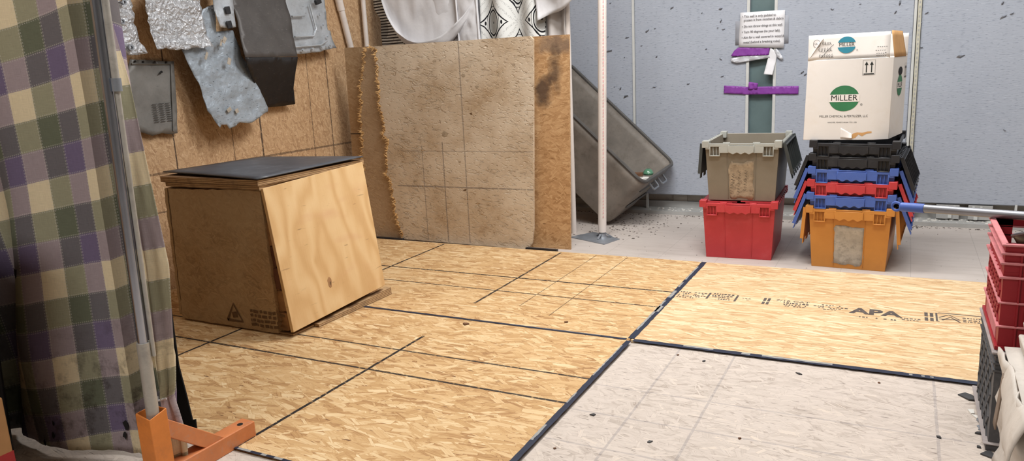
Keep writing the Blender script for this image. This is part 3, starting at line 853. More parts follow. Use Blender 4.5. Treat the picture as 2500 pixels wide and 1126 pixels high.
tape([(0.0, 0.012), (0.0, 1.215)], 0.026, 'navy tape strip along the seam running to the red tote', [(.10,.5,.3,1),(.34,.42,-.6,.9),(.55,.66,-.3,.95),(.72,.8,.2,.9),(.85,1.1,.4,.95)])
tape([(-1.42, 0.0), (-0.015, 0.0)], 0.016, 'thin navy tape strip between the two tan boards, right of the cube', [(.9,1.3,.5,.9)])
tape([(0.015, -0.002), (1.20, -0.004)], 0.026, 'wide navy tape strip along the front edge of the bright board', [(.19,.30,-.1,1),(.40,.43,-.4,.9),(.47,.70,-.2,.9),(.93,.94,-.3,.4),(.965,.975,-.3,.4),(.99,1.0,-.3,.4)])
tape([(-2.4, -1.221), (-0.02, -1.221)], 0.010, 'thin frayed tape strip along the front edge of the tan board', [(1.63,1.68,-.9,.9),(1.72,1.74,-.9,.9),(1.77,1.80,-.9,.9)])

# printing on the bright board
mb = MB(); rng = random.Random(3)
RX, UY = (1, 0, 0), (0, 1, 0)
def dashes(x0, x1, y, h, dens=.8):
    x = x0
    while x < x1:
        w = rng.uniform(.004, .013)
        if rng.random() < dens:
            a = rng.uniform(-.3, .3)*h
            mb.add([(x, y-h/2+a*.3, .0006), (x+w, y-h/2, .0006), (x+w*.9, y+h/2+a*.3, .0006), (x+w*.1, y+h/2, .0006)], [(0,1,2,3)])
        x += w + rng.uniform(.002, .006)
for y in (.672, .65, .63, .612, .592): dashes(.02, .135 - (.66-y)*.4*(y<.62), y, .010)
for x in (.147, .268): mb.add([(x, .60, .0006), (x+.009, .60, .0006), (x+.009, .69, .0006), (x, .69, .0006)], [(0,1,2,3)])
for y, a, b, h in ((.685,.168,.252,.016), (.66,.165,.25,.014), (.638,.17,.235,.012), (.612,.20,.25,.012)): dashes(a, b, y, h, .95)
dashes(.297, .33, .655, .006); dashes(.30, .33, .638, .005)
for x in (.385, .402):
    for (a, b) in ((.60,.635), (.645,.69)): mb.add([(x, a, .0006), (x+.011, a, .0006), (x+.011, b, .0006), (x, b, .0006)], [(0,1,2,3)])
text_mb(mb, '7/16 CAT', (.435, .672, 0), RX, UY, .034, 'LEFT')
for y, a, b, h in ((.645,.47,.565,.016), (.62,.46,.56,.012), (.602,.48,.55,.009)): dashes(a, b, y, h, .85)
for y, a, b, h in ((.665,.62,.70,.010), (.643,.59,.71,.010), (.625,.61,.70,.008), (.608,.63,.68,.007)): dashes(a, b, y, h, .85)
text_mb(mb, 'APA', (.825, .625, 0), RX, UY, .098, 'CENTER', bold=.004)
dashes(.755, .90, .553, .012, .6)
for y, a, b, h in ((.588,.915,.985,.010), (.57,.92,.98,.008)): dashes(a, b, y, h, .9)
for x in (1.0, 1.019):
    for (a, b) in ((.585,.625), (.64,.69)): mb.add([(x, a, .0006), (x+.012, a, .0006), (x+.012, b, .0006), (x, b, .0006)], [(0,1,2,3)])
for pts in ([(1.05,.695),(1.042,.695),(1.042,.59),(1.05,.59)], [(1.05,.64),(1.085,.685),(1.12,.63),(1.05,.62)], [(1.06,.61),(1.09,.655),(1.12,.60)], [(1.05,.70),(1.25,.70)]):
    stroke_mb(mb, pts, (0,0,0), RX, UY, .007)
for y in (.66, .635, .615): dashes(1.13, 1.3, y, .010, .9)
st = mesh_obj('printing', mb, M['ink_stamp'], s_right, fixn=False)
st['label'] = 'black mill printing with letters APA'
# ================================================================== TOTES
TW, TD, TH = 0.335, 0.50, 0.302     # bottom width, bottom depth, height
TX, TY = 0.017, 0.022               # taper per side at the top
def tote(mat, label, loc, rot=(0,0,0), flaps='hang', sticker=None, lip=None, under=None, ang=(20, 20), cat='tote', group=None, front_open=True, fgap=0.0):
    lip = lip or mat
    under = under or mat
    t = thing('storage_tote', label, cat, loc, rot, group)
    w, d, h = TW/2, TD, TH
    # shell
    def ring(z, inset):
        k = z / h
        return [(-w-TX*k+inset, -TY*k+inset, z), (w+TX*k-inset, -TY*k+inset, z), (w+TX*k-inset, d+TY*k-inset, z), (-w-TX*k+inset, d+TY*k-inset, z)]
    th = 0.0025
    v = ring(0, 0) + ring(h, 0) + ring(h, th) + ring(0.004, th)
    f = [(3,2,1,0)]
    for i in range(4):
        j = (i+1) % 4
        f += [(i, j, 4+j, 4+i), (4+i, 4+j, 8+j, 8+i), (8+i, 8+j, 12+j, 12+i)]
    f.append((12,13,14,15))
    mb = MB(); mb.add(v, f)
    def fy(z, off=0.0): return -TY*z/h - off
    # raised middle panel of the front face
    for s in (-1, 1):
        mb.hexa([(s*.066-.002, fy(.01, .0035), .01), (s*.066+.002, fy(.01, .0035), .01), (s*.066+.002, fy(.01)+.001, .01), (s*.066-.002, fy(.01)+.001, .01),
                 (s*.072-.002, fy(.25, .0035), .25), (s*.072+.002, fy(.25, .0035), .25), (s*.072+.002, fy(.25)+.001, .25), (s*.072-.002, fy(.25)+.001, .25)])
    part('body', mb, mat, t, world=False, bevel=0.004)
    # rim: lip all round, stand-off band in front, corner blocks
    X1 = w + TX + 0.008; Y0 = -TY - 0.016; Y1 = d + TY + 0.016
    mb = MB()
    mb.box(-X1, X1, Y0, -TY+.001, h-.006, h)
    mb.box(-X1, X1, d+TY-.001, Y1, h-.03, h)
    for s in (-1, 1):
        a, b = sorted((s*(w+TX-.001), s*X1)); mb.box(a, b, Y0, Y1, h-.016, h)
        # corner blocks standing above the lip
        a, b = sorted((s*(X1-.030), s*(X1+.006))); mb.box(a, b, Y0-.002, Y0+.05, h-.022, h+.014)
        a, b = sorted((s*(X1-.030), s*(X1+.004))); mb.box(a, b, Y1-.05, Y1+.002, h-.022, h+.014)
    def band(a, b, z0, z1): mb.box(a, b, Y0, Y0+.004, z0, z1)
    X2 = X1 - .012
    band(-X2, X2, h-.016, h-.004)
    band(-.108, -.064, h-.048, h-.014); band(.064, .108, h-.048, h-.014)
    band(-X2, -.158, h-.03, h-.014); band(.158, X2, h-.03, h-.014)
    for s in (-1, 1):
        # pocket frames with a gusset
        for (xa, xb, za, zb) in ((.106, .111, h-.064, h-.012), (.155, .160, h-.064, h-.012), (.106, .160, h-.066, h-.061)):
            a, b = sorted((s*xa, s*xb)); band(a, b, za, zb)
        for xx in (.124, .140):
            mb.bar((s*xx, Y0+.007, h-.062), (s*(xx+.002), Y0+.007, h-.012), .003, .008, (0,1,0))
        a, b = sorted((s*.106, s*.160)); 
        mb.box(a, b, Y0+.002, fy(h-.066)+.001, h-.066, h-.062)
    # interlock tabs on the lip
    for xx in (-.075, .075): mb.box(xx-.018, xx+.018, Y0+.004, Y0+.016, h-.001, h+.006)
    rim = part('rim', mb, lip, t, world=False, bevel=0.0015, seg=1)
    # back wall crown (uneven top edge)
    mb = MB()
    # handle with a finger-shaped lower edge
    out = [(-.064, h-.008), (-.064, h-.048)]
    for i in range(25):
        x = -.060 + .12*i/24
        out.append((x, h-.050 - .0045*math.cos(2*math.pi*(x/.04))))
    out += [(.064, h-.048), (.064, h-.008)]
    mb.prism(out[::-1], lambda a, b, q: (a, Y0-.006+q, b), .012)
    mb.prism([(a, b+.0) for a, b in [(-.060, h-.006), (.060, h-.006), (.060, h), (-.060, h)]], lambda a, b, q: (a, Y0-.004+q, b), .010)
    part('handle', mb, lip, rim, world=False, bevel=0.0015, seg=1)
    # hinges along both long sides
    if flaps:
        for s in (-1, 1):
            hx = s*(X1+.002); hz = h-.002
            mb = MB(); pts = []; rr = []
            for k in range(9):
                y = .02 + k*(d-.04)/8
                pts += [(hx, y-.0141, hz), (hx, y-.014, hz), (hx, y+.014, hz), (hx, y+.0141, hz)]; rr += [.003, .0065, .0065, .003]
            mb.tube(pts, rr, 10)
            hinge = mb
            # flap: plate with ribs and a toothed free edge
            L = 0.185
            out = [(0, -.005), (0, d+.005)]
            n = 10
            for k in range(n+1):
                y = d+.005 - (d+.01)*k/n
                out.append((L - (.022 if (k % 2) else 0.0), y - (.006 if 0 < k < n else 0)))
                if 0 < k < n: out.append((L - (0 if (k % 2) else .022), y - .008))
            mb = MB()
            mb.prism(out, lambda a, b, q: (a, b, q), .0035)
            for k in range(7):
                y = .02 + k*(d-.04)/6
                mb.box(.012, L-.03, y-.0015, y+.0015, -.010, .001)
            mb.box(.010, .014, .0, d, -.012, .001); mb.box(L-.034, L-.030, .0, d, -.012, .001)
            mb.box(.0, L-.024, -.006, -.002, -.012, .004); mb.box(.0, L-.024, d+.002, d+.006, -.012, .004)
            # a runs away from the hinge; place it
            if flaps == 'hang':
                an = R(ang[0] if s < 0 else ang[1])
                ax = Vector((s*math.sin(an), 0, -math.cos(an))); nz = Vector((s*math.cos(an), 0, math.sin(an)))
                o = Vector((hx + s*.008, 0, hz))
                nz = -nz      # ribs (underside) face outwards when the flap hangs
            else:
                ax = Vector((-s, 0, 0)); nz = Vector((0, 0, 1)); o = Vector((hx, 0, h+.001 + (.0045 if s > 0 else 0)))
            fm = MB()
            fm.add([o + ax*p[0] + Vector((0, p[1], 0)) + nz*p[2] for p in mb.v], mb.f)
            fo = part('lid_flap', fm, under, t, world=False)
            part('hinge', hinge, lip, fo, world=False)
    if sticker:
        (xa, xb, za, zb, sm, lab) = sticker
        rng = random.Random(int(loc[0]*1000))
        out = []
        for k in range(30):
            u = k/30*4
            if u < 1: p = (xa+(xb-xa)*u, za)
            elif u < 2: p = (xb, za+(zb-za)*(u-1))
            elif u < 3: p = (xb-(xb-xa)*(u-2), zb)
            else: p = (xa, zb-(zb-za)*(u-3))
            out.append((p[0]+rng.uniform(-.006,.006), p[1]+rng.uniform(-.008,.008)))
        fm = plate_mb(out, lambda a, b: (a, fy(b, .0008), b), .02)
        part('label_residue', fm, sm, t, world=False, label=lab, fixn=False, solid=0.0004)
    return t

ZV = ZF
RT = R(-3)
# right-hand stack
sx, sy = 0.676, 1.335
cols = [('tote_orange', 'orange storage tote at the bottom of the tall stack, with a torn grey label', 0.0),
        ('blue', 'blue storage tote nested in the orange tote, below the red one', 0.066),
        ('red', 'red storage tote nested between the two blue totes of the tall stack', 0.130),
        ('blue', 'blue storage tote nested above the red one, below the black totes', 0.193),
        ('black', 'black storage tote nested above the blue one, second from the top', 0.256),
        ('black', 'black storage tote on top of the tall stack, under the white carton', 0.320)]
for i, (c, lab, dz) in enumerate(cols):
    st = (-.066, .066, .02, .215, M['residue_grey'], 'torn grey label residue') if i == 0 else None
    tote(M[c], lab, (sx + dz*.008, sy + .0, ZV + dz), (0, R(0.9)*(i/5.0), RT + R((i % 2)*0.8)), 'hang' if i < 5 else None, st, under=M[c] if c != 'black' else M['black'], ang=(4 if i == 0 else 19, 5 if i == 0 else 21), group='nested totes of the tall stack')
# left-hand pair
redt = tote(M['red'], 'red storage tote with closed lid on the floor, under the grey-beige tote', (0.139, 1.388, ZV), (0, 0, R(2.5)), 'closed', None, group=None)
tote(M['tote_grey'], 'grey-beige storage tote with open lid flaps, standing on the red tote', (0.150, 1.392, ZV+.3135), (0, 0, R(2)), 'hang',
     (-.062, .062, .012, .205, M['residue'], 'torn brown label with marker writing'), lip=M['tote_grey_lip'], under=M['flap_dark'], ang=(4, 15))
gt = bpy.context.scene.objects[-1] if False else None
# marker scribble on the brown label
gp = [o for o in COL.objects if o.name.startswith('storage_tote') and o.get('label', '').startswith('grey-beige')][0]
mb = MB()
def fyz(z): return -TY*z/TH - .0016
RXv = (1,0,0); UZ = (0, -TY/TH, 1)
for (txt, x, z, rot, s) in (('BRAVADO', -.047, .09, 1.45, .024), ('OF GROW', -.012, .10, 1.5, .020), ('TURTOGUE', .022, .11, 1.5, .022)):
    r = Vector((math.cos(rot), 0, math.sin(rot))); u = Vector((-math.sin(rot), 0, math.cos(rot)))
    rng = random.Random(len(txt))
    # illegible strokes: short wavy pen marks in a row
    p = Vector((x, fyz(z), z)) - r*.055
    for k in range(8):
        a = p + r*(k*.0145)
        pts = [(rng.uniform(-.001,.002), rng.uniform(-s*.4, -s*.2)), (rng.uniform(.002,.006), rng.uniform(s*.2, s*.45)), (rng.uniform(.006,.010), rng.uniform(-s*.4, 0)), (rng.uniform(.004,.009), rng.uniform(0, s*.3))]
        vv = []
        for i, (pa, pb) in enumerate(pts):
            q = a + r*pa + u*pb
            for o in (-.0009, .0009): vv.append((q.x + o, fyz(q.z), q.z + o*.4))
        mb.add(vv, [(2*i, 2*i+1, 2*i+3, 2*i+2) for i in range(len(pts)-1)])
part('marker_writing', mb, M['pen'], gp, world=False, fixn=False)

# ================================================================== WHITE CARTON
CZ = ZV + .320 + TH + .016
t = thing('carton', 'white cardboard carton with green round emblem, on top of the black totes', 'carton', (0.64, 1.5, CZ))
foot = [(0.452, 1.325), (0.757, 1.318), (0.826, 1.352), (0.882, 1.66), (0.47, 1.70)]
H = 0.378
def lean(p, z): return (p[0] + (0.012 - .02*(p[0]-.45))*z/H*.8, p[1] + .008*z/H, CZ + z)
mb = MB(); n = len(foot)
inn = [(0.456, 1.329), (0.756, 1.322), (0.822, 1.355), (0.878, 1.656), (0.474, 1.696)]
v = [lean(p, 0) for p in foot] + [lean(p, H) for p in foot] + [lean(p, H) for p in inn] + [lean(p, .006) for p in inn]
f = [tuple(range(n))[::-1], tuple(3*n+i for i in range(n))]
for i in range(n):
    j = (i+1) % n
    f += [(i, j, n+j, n+i), (n+i, n+j, 2*n+j, 2*n+i), (2*n+i, 2*n+j, 3*n+j, 3*n+i)]
mb.add(v, f)
part('body', mb, M['carton'], t, bevel=0.003)
A0 = Vector(lean(foot[0], 0)); A1 = Vector(lean(foot[1], 0)); A2 = Vector(lean(foot[0], H))
fr = (A1-A0).normalized(); fu = (A2-A0); fu = (fu - fr*fu.dot(fr)).normalized(); fn_ = fr.cross(fu)
def F(u, w): return A0 + fr*u + fu*w      # point on the front face (metres right, up)
FW = (A1-A0).length
def disc(mb, c, rx, ry, right, up, z0, z1, lift=.0008, seg=40):
    """filled ellipse slice between heights z0..z1 (fractions of ry)"""
    r = Vector(right); u = Vector(up); n_ = r.cross(u)
    a0 = math.asin(max(-1, min(1, z0))); a1 = math.asin(max(-1, min(1, z1)))
    P = []
    for k in range(seg+1):
        a = a0 + (a1-a0)*k/seg; P.append((rx*math.cos(a), ry*math.sin(a)))
    pts = P + [(-x, y) for x, y in reversed(P)]
    mb.add([Vector(c) + n_*lift + r*x + u*y for x, y in pts], [tuple(range(len(pts)))])
# emblem on the front
c = F(.176, .196)
def emblem(c, rx, ry, r, u, mat, par, lab, lift, size, bold):
    mb = MB(); disc(mb, c, rx, ry, r, u, -1, 1, lift)
    e = part('emblem', mb, mat, par, label=lab, fixn=False)
    mb = MB(); n_ = Vector(r).cross(Vector(u)); rr = Vector(r); uu = Vector(u)
    mb.add([Vector(c) + n_*(lift+.0005) + rr*(a*rx*1.02) + uu*(b*ry) for a, b in ((-1,-.27),(1,-.27),(1,.31),(-1,.31))], [(0,1,2,3)])
    part('band', mb, M['carton'], e, label='white band', fixn=False)
    mb = MB(); text_mb(mb, 'MiLLER', Vector(c) + uu*.0015, r, u, size*1.03, lift=lift+.001, xs=1.03)
    part('lettering', mb, M['ink_dark'], e, fixn=False)
emblem(c, .066, .060, fr, fu, M['ink_green'], t, 'green round emblem', .0008, .036, .0007)
mb = MB(); text_mb(mb, 'MILLER CHEMICAL & FERTILIZER, LLC', F(.176, .112), fr, fu, .0150, xs=.86)
part('printed_line', mb, M['ink_dark'], t, fixn=False); mb = MB()
text_mb(mb, 'HANOVER, PENNSYLVANIA 17331, USA', F(.172, .083), fr, fu, .0080, xs=.92)
part('printed_line', mb, M['ink_dark'], t, fixn=False); mb = MB()
text_mb(mb, '®', F(.252, .165), fr, fu, .014)
part('trademark_sign', mb, M['ink_dark'], t, fixn=False)
# arrows box (printed across the crease)
mb = MB()
bx, bz = .286, .325
def arrows(mb, P, right, up, s=1.0):
    def L(pts, w): stroke_mb(mb, [(a*s, b*s) for a, b in pts], P, right, up, w*s, .001)
    L([(-.026,-.034),(.026,-.034),(.026,.034),(-.026,.034),(-.026,-.034)], .0012)
    L([(-.022,-.029),(.022,-.029)], .005)
    for x in (-.011, .011):
        L([(x,-.022),(x,.018)], .0045)
        r = Vector(right); u = Vector(up); n_ = r.cross(u)
        mb.add([Vector(P)+n_*.001+r*((x-.008)*s)+u*(.012*s), Vector(P)+n_*.001+r*((x+.008)*s)+u*(.012*s), Vector(P)+n_*.001+r*(x*s)+u*(.028*s)], [(0,1,2)])
arrows(mb, F(.277, .335), fr, fu)
part('arrow_mark', mb, M['ink_dark'], t, label='this-way-up arrows', fixn=False)
# side face: hand hole, small emblem, arrows
B0 = Vector(lean(foot[2], 0)); B1 = Vector(lean(foot[3], 0)); B2 = Vector(lean(foot[2], H))
sr = (B1-B0).normalized(); su = (B2-B0); su = (su - sr*su.dot(sr)).normalized()
def S(u, w): return B0 + sr*u + su*w
mb = MB(); disc(mb, S(.17, .31), .045, .020, sr, su, -1, 1, .0012)
part('hand_hole', mb, M['hole'], t, label='dark oval hand hole', fixn=False)
emblem(S(.17, .243), .056, .050, sr, su, M['ink_green'], t, 'small green round emblem on the side', .0012, .031, .0006)
mb = MB(); arrows(mb, S(.29, .31), sr, su)
part('arrow_mark', mb, M['ink_dark'], t, fixn=False, label='this-way-up arrows')
# torn corner showing brown board
mb = MB()
out = [(.205, .012), (.222, .030), (.240, .036), (.262, .034), (.285, .040), (.302, .040), (.302, .033), (.280, .030), (.262, .018), (.246, .026), (.232, .010), (.214, .004)]
mb = plate_mb(out, lambda a, b: tuple(F(a, b) + fn_*.0007), .02)
part('torn_patch', mb, M['kraft'], t, label='torn patch of brown board', fixn=False)
mb = MB(); mb.grid(6, 6, lambda u, w: tuple(F(.168+.05*u, .008+.05*w*(1-.6*u)) + fn_*(.001+.012*u*u*(1-w))))
part('torn_flap', mb, M['carton'], t, solid=.0008)
# top flaps standing up
T0 = Vector(lean(foot[0], H)); T1 = Vector(lean(foot[1], H)); T2 = Vector(lean(foot[2], H)); T3 = Vector(lean(foot[3], H)); T4 = Vector(lean(foot[4], H))
def flapfn(a, b, hgt, tilt, n=10):
    out = Vector((b-a).y and ((b-a).y, -(b-a).x, 0) or (0, -1, 0)).normalized()
    return lambda u, w: tuple(a.lerp(b, u) + Vector((0,0,1))*(hgt*w) - out*(tilt*w) + out*(.004*math.sin(3.1*u+1)*w))
mb = MB(); mb.grid(12, 6, flapfn(T0, T1 + (T2-T1)*.75, .116, .012))
front_flap = part('top_flap', mb, M['carton'], t, solid=.003)
ff = flapfn(T0, T1 + (T2-T1)*.75, .116, .012)
def FF(u, w): return Vector(ff(u, w))
mb = MB(); mb.grid(8, 5, flapfn(T2 + (T3-T2)*.05, T2 + (T3-T2)*.9, .120, .02))
part('top_flap', mb, M['kraft'], t, label='side flap with brown inner face', solid=.003)
mb = MB(); mb.grid(8, 5, flapfn(T4, T0, .10, .06))
part('top_flap', mb, M['carton'], t, solid=.003)
mb = MB(); mb.grid(8, 5, flapfn(T3, T4, .11, .0))
part('top_flap', mb, M['carton'], t, solid=.003)
fro = (FF(1, .5) - FF(0, .5)).normalized(); fuo = (FF(.5, 1) - FF(.5, 0)).normalized()
c = FF(.475, .56) - Vector((0, .002, 0))
t_, t = t, front_flap
emblem(c, .040, .038, fro, fuo, M['ink_teal'], front_flap, None, .0014, .0215, .0005) if False else None
mb = MB(); disc(mb, c, .040, .038, fro, fuo, .31, 1, .0014); disc(mb, c, .040, .038, fro, fuo, -1, -.27, .0014)
part('emblem', mb, M['ink_teal'], t, label='blue-green round emblem', fixn=False)
mb = MB(); text_mb(mb, 'MiLLER', c + fuo*.001, fro, fuo, .022, lift=.0016); part('lettering', mb, M['ink_dark'], t, fixn=False); mb = MB()
text_mb(mb, '®', c + fro*.046 - fuo*.026, fro, fuo, .010, lift=.0016)
rng = random.Random(12)
for k, (x, w) in enumerate(((.91, .42), (.89, .28), (.90, .17), (.90, .08))):
    p = FF(x, w) - Vector((0, .003, 0))
    for q in range(5):
        stroke_mb(mb, [(-.022+q*.009, rng.uniform(-.001,.001)), (-.016+q*.009, rng.uniform(-.001,.001))], p, fro, fuo, .0022, .0016)
part('printing', mb, M['ink_dark'], t, fixn=False)
# handwriting on the flap
mb = MB(); rng = random.Random(4)
def scr(P, n, step, s, w=.0016):
    x = 0; pts = []
    for k in range(n*5):
        a = k/5*2*math.pi
        pts.append((x + s*.35*math.cos(a)*rng.uniform(.6,1.2), s*.5*math.sin(a)*rng.uniform(.5,1.2)))
        x += step/5
    stroke_mb(mb, pts, P, fro, fuo, w, .0016)
o = Vector((0, .003, 0))
stroke_mb(mb, [(.016*math.cos(k/14*6.28), .018*math.sin(k/14*6.28)) for k in range(15)], FF(.105, .66)-o, fro, fuo, .0016, .0016)
scr(FF(.075, .66)-o, 2, .008, .009); scr(FF(.175, .66)-o, 4, .0105, .016); scr(FF(.13, .40)-o, 5, .012, .020); scr(FF(.14, .15)-o, 6, .0105, .018)
stroke_mb(mb, [(-.01,-.03),(.035,.022),(.045,.03)], FF(.19, .34)-o, fro, fuo, .0018, .0016)
part('handwriting', mb, M['pen'], t, fixn=False); t = t_

# ================================================================== SIGN AND TAPES
SG = 2.594
c0 = [(-0.0945, 1.3198), (0.1805, 1.3168), (0.1793, 1.0824), (-0.1016, 1.1029)]
t = thing('notice', 'white paper notice with bulleted lines, taped over the green steel column', 'notice', (0.04, SG, 1.09))
mb = MB(); rng = random.Random(9)
q = [Vector((x, SG-.004, z)) for x, z in c0]
mb.grid(8, 6, lambda u, w: tuple(q[3].lerp(q[2], u).lerp(q[0].lerp(q[1], u), w) + Vector((0, -.004*math.sin(3.14*u)-.003*(1-w), 0))))
part('sheet', mb, M['paper'], t, solid=.0006)
sr_ = (q[1]-q[0]).normalized(); su_ = (q[0]-q[3]); su_ = (su_ - sr_*su_.dot(sr_)).normalized()
ctr = (q[0]+q[1]+q[2]+q[3])/4 + Vector((0, -.0085, 0))
mb = MB()
W2 = (q[1]-q[0]).length/2; H2 = (q[0]-q[3]).length/2
for (s, w) in (('• This wall is only padded to', .80), ('  protect it from ricochet & debris.', .58), ('• Do not throw things at this wall.', .22), ('• Turn 90 degrees (to your left).', -.10), ('• Aim for a wall covered in wood &', -.42), ('  metal (behind a breaking cube).', -.70)):
    text_mb(mb, s, ctr - sr_*(W2*.90) + su_*(H2*w), sr_, su_, .0195, 'LEFT', bold=.0003, xs=.94)
part('lettering', mb, M['ink_grey'], t, fixn=False)
c1 = [(-0.1255, 1.2681), (0.2031, 1.2853), (0.2054, 1.1114), (-0.1260, 1.1173)]
mb = MB(); q1 = [Vector((x, SG+.003, z)) for x, z in c1]
mb.grid(4, 3, lambda u, w: tuple(q1[3].lerp(q1[2], u).lerp(q1[0].lerp(q1[1], u), w)))
part('backing_sheet', mb, M['sleeve'], t, solid=.0006, label='grey backing sheet')

def strip(name, label, cat, pts, yoff, mat, curl=0.0, group=None):
    """flat tape piece: 4+ outline corners on the wall"""
    cx = sum(p[0] for p in pts)/len(pts); cz = sum(p[1] for p in pts)/len(pts)
    fm = plate_mb(pts, lambda a, b: (a, 2.594 - yoff - curl*max(0, (cz-b))/.05 + .0008*math.sin(a*90+b*60), b), .012)
    return single(name, fm, mat, label, cat, group, solid=.0006)
strip('tape_strip', 'purple tape strip under the notice, slanting at its left end', 'tape', [(-0.1042, 1.1004), (0.0939, 1.0922), (0.0874, 1.0436), (-0.1376, 1.0444), (-0.1509, 1.0504), (-0.1302, 1.0809)], .006, M['purple'], .004)
strip('tape_strip', 'silver tape curl hanging under the purple strip below the notice', 'tape', [(-0.1191, 1.0383), (-0.0851, 1.0471), (0.0874, 1.0462), (0.0955, 1.0252), (-0.1106, 1.0010), (-0.1504, 1.0134), (-0.1534, 1.0347)], .004, M['duct'], .010)
strip('tape_strip', 'white tape tail hanging down from the lower right of the notice', 'tape', [(0.0965, 1.0894), (0.1119, 1.0784), (0.1403, 1.0461), (0.1158, 0.9154), (0.0621, 0.9228)], .003, M['paper'], .012)
strip('tape_strip', 'silver tape scrap at the right end below the notice', 'tape', [(0.1319, 1.0824), (0.1498, 1.0661), (0.1786, 1.0160), (0.1663, 1.0089), (0.1408, 1.0255), (0.1197, 1.0677)], .003, M['duct'], .010)
mb_h = strip('tape_strip', 'long purple tape strip across the green steel column below the notice', 'tape', [(-0.1939, 0.8578), (-0.0399, 0.8448), (0.1378, 0.8417), (0.2754, 0.8398), (0.2745, 0.7882), (0.1339, 0.7921), (-0.0390, 0.7942), (-0.1961, 0.8066)], .002, M['purple'])
mb = MB(); pc = [(-0.0326, 0.8763), (0.0247, 0.8664), (0.0203, 0.8296), (-0.0396, 0.8262)]
qq = [Vector((x, 2.5935, z)) for x, z in pc]
mb.grid(5, 5, lambda u, w: tuple(qq[3].lerp(qq[2], u).lerp(qq[0].lerp(qq[1], u), w) + Vector((0, -.010*abs(math.sin(5*u+2*w)), 0))))
single('tape_scrap', mb, M['purple'], 'crumpled purple tape scrap stuck on the long purple strip', 'tape', solid=.0006)
# ================================================================== BREAKING CUBE
t = thing('breaking_cube', 'wooden cube box of worn boards standing on the tan floor boards', 'wooden cube', (-1.64, -0.11, 0))
# left face board (towards the viewer), slightly leaning
def quadboard(p, thick, n):
    """p: 4 corners (bl, br, tr, tl) of the visible face; n: inward direction"""
    n = Vector(n)
    v = [Vector(q) for q in p]
    mb = MB(); mb.hexa([v[0], v[1], v[1]+n*thick, v[0]+n*thick, v[3], v[2], v[2]+n*thick, v[3]+n*thick])
    return mb
def roughboard(p, thick, n, seed, amp=.006, step=.03):
    """board with a worn outline; p = bl, br, tr, tl"""
    rng = random.Random(seed)
    P = [Vector(q) for q in p]; n = Vector(n); out = []
    for i in range(4):
        a, b = P[i], P[(i+1) % 4]; k = max(2, int((b-a).length/step)); ctr = sum(P, Vector())/4
        for j in range(k):
            q = a.lerp(b, j/k); out.append(q + (ctr-q).normalized()*rng.uniform(0, amp))
    m_ = len(out); mb = MB()
    mb.add(out + [q + n*thick for q in out], [tuple(range(m_))] + [tuple(range(m_, 2*m_))[::-1]] + [(i, m_+i, m_+(i+1) % m_, (i+1) % m_) for i in range(m_)])
    return mb
part('front_panel', roughboard([(-1.952, -.432, .006), (-1.368, -.434, .004), (-1.388, -.428, .607), (-1.930, -.428, .600)], .018, (0, 1, 0), 5), M['osb_cube'], t, label='dark worn strand board face with faint stamp')
mb = MB(); rng = random.Random(2)
# faint triangle and block stamp on the face
stroke_mb(mb, [(-1.66, .035), (-1.615, .11), (-1.57, .035), (-1.66, .035)], (0, -.4345, 0), (1,0,0), (0,0,1), .012)
stroke_mb(mb, [(-1.61, .05), (-1.615, .075)], (0, -.4345, 0), (1,0,0), (0,0,1), .03)
for z in (.03, .05, .07, .09):
    x = -1.52
    while x < -1.345:
        w = rng.uniform(.006, .03); stroke_mb(mb, [(x, z), (x+w, z+rng.uniform(-.004,.004))], (0, -.4345, 0), (1,0,0), (0,0,1), .012); x += w + rng.uniform(.003,.01)
part('stamp', mb, M['stamp_brown'], t, fixn=False)
part('side_panel', roughboard([(-1.972, -.43, .02), (-1.972, .20, .02), (-1.955, .20, .60), (-1.955, -.43, .60)], .016, (1, 0, 0), 6), M['osb_cube'], t)
part('back_panel', roughboard([(-1.40, .222, .006), (-1.95, .222, .006), (-1.94, .218, .60), (-1.40, .218, .60)], .016, (0, -1, 0), 8), M['osb_cube'], t)
# laminated core seen in the gap, block courses at the near corner
mb = MB()
mb.hexa([(-1.935, -.412, .012), (-1.345, -.412, .012), (-1.345, .205, .012), (-1.935, .205, .012), (-1.925, -.408, .598), (-1.402, -.408, .598), (-1.402, .205, .598), (-1.925, .205, .598)])
part('core', mb, M['block'], t)
zs = [0.012, .095, .19, .285, .375, .475, .545, .60]
for i in range(len(zs)-1):
    z0, z1 = zs[i]+.002, zs[i+1]-.002
    k = (z0+z1)/2/.6
    x1 = -1.327 - .058*k + (i % 3)*.004
    mb = MB(); mb.box(x1-.07, x1, -.417 + (i % 2)*.004, -.30, z0, z1)
    part('corner_block', mb, M['block_dark'] if i in (2, 3, 5) else M['block'], t, bevel=.004, label='dark red-brown corner block' if i in (2,3,5) else None)
mb = MB(); mb.box(-1.945, -1.30, -.425, .235, 0.0, 0.011)
part('bottom_board', mb, M['plyedge'], t)

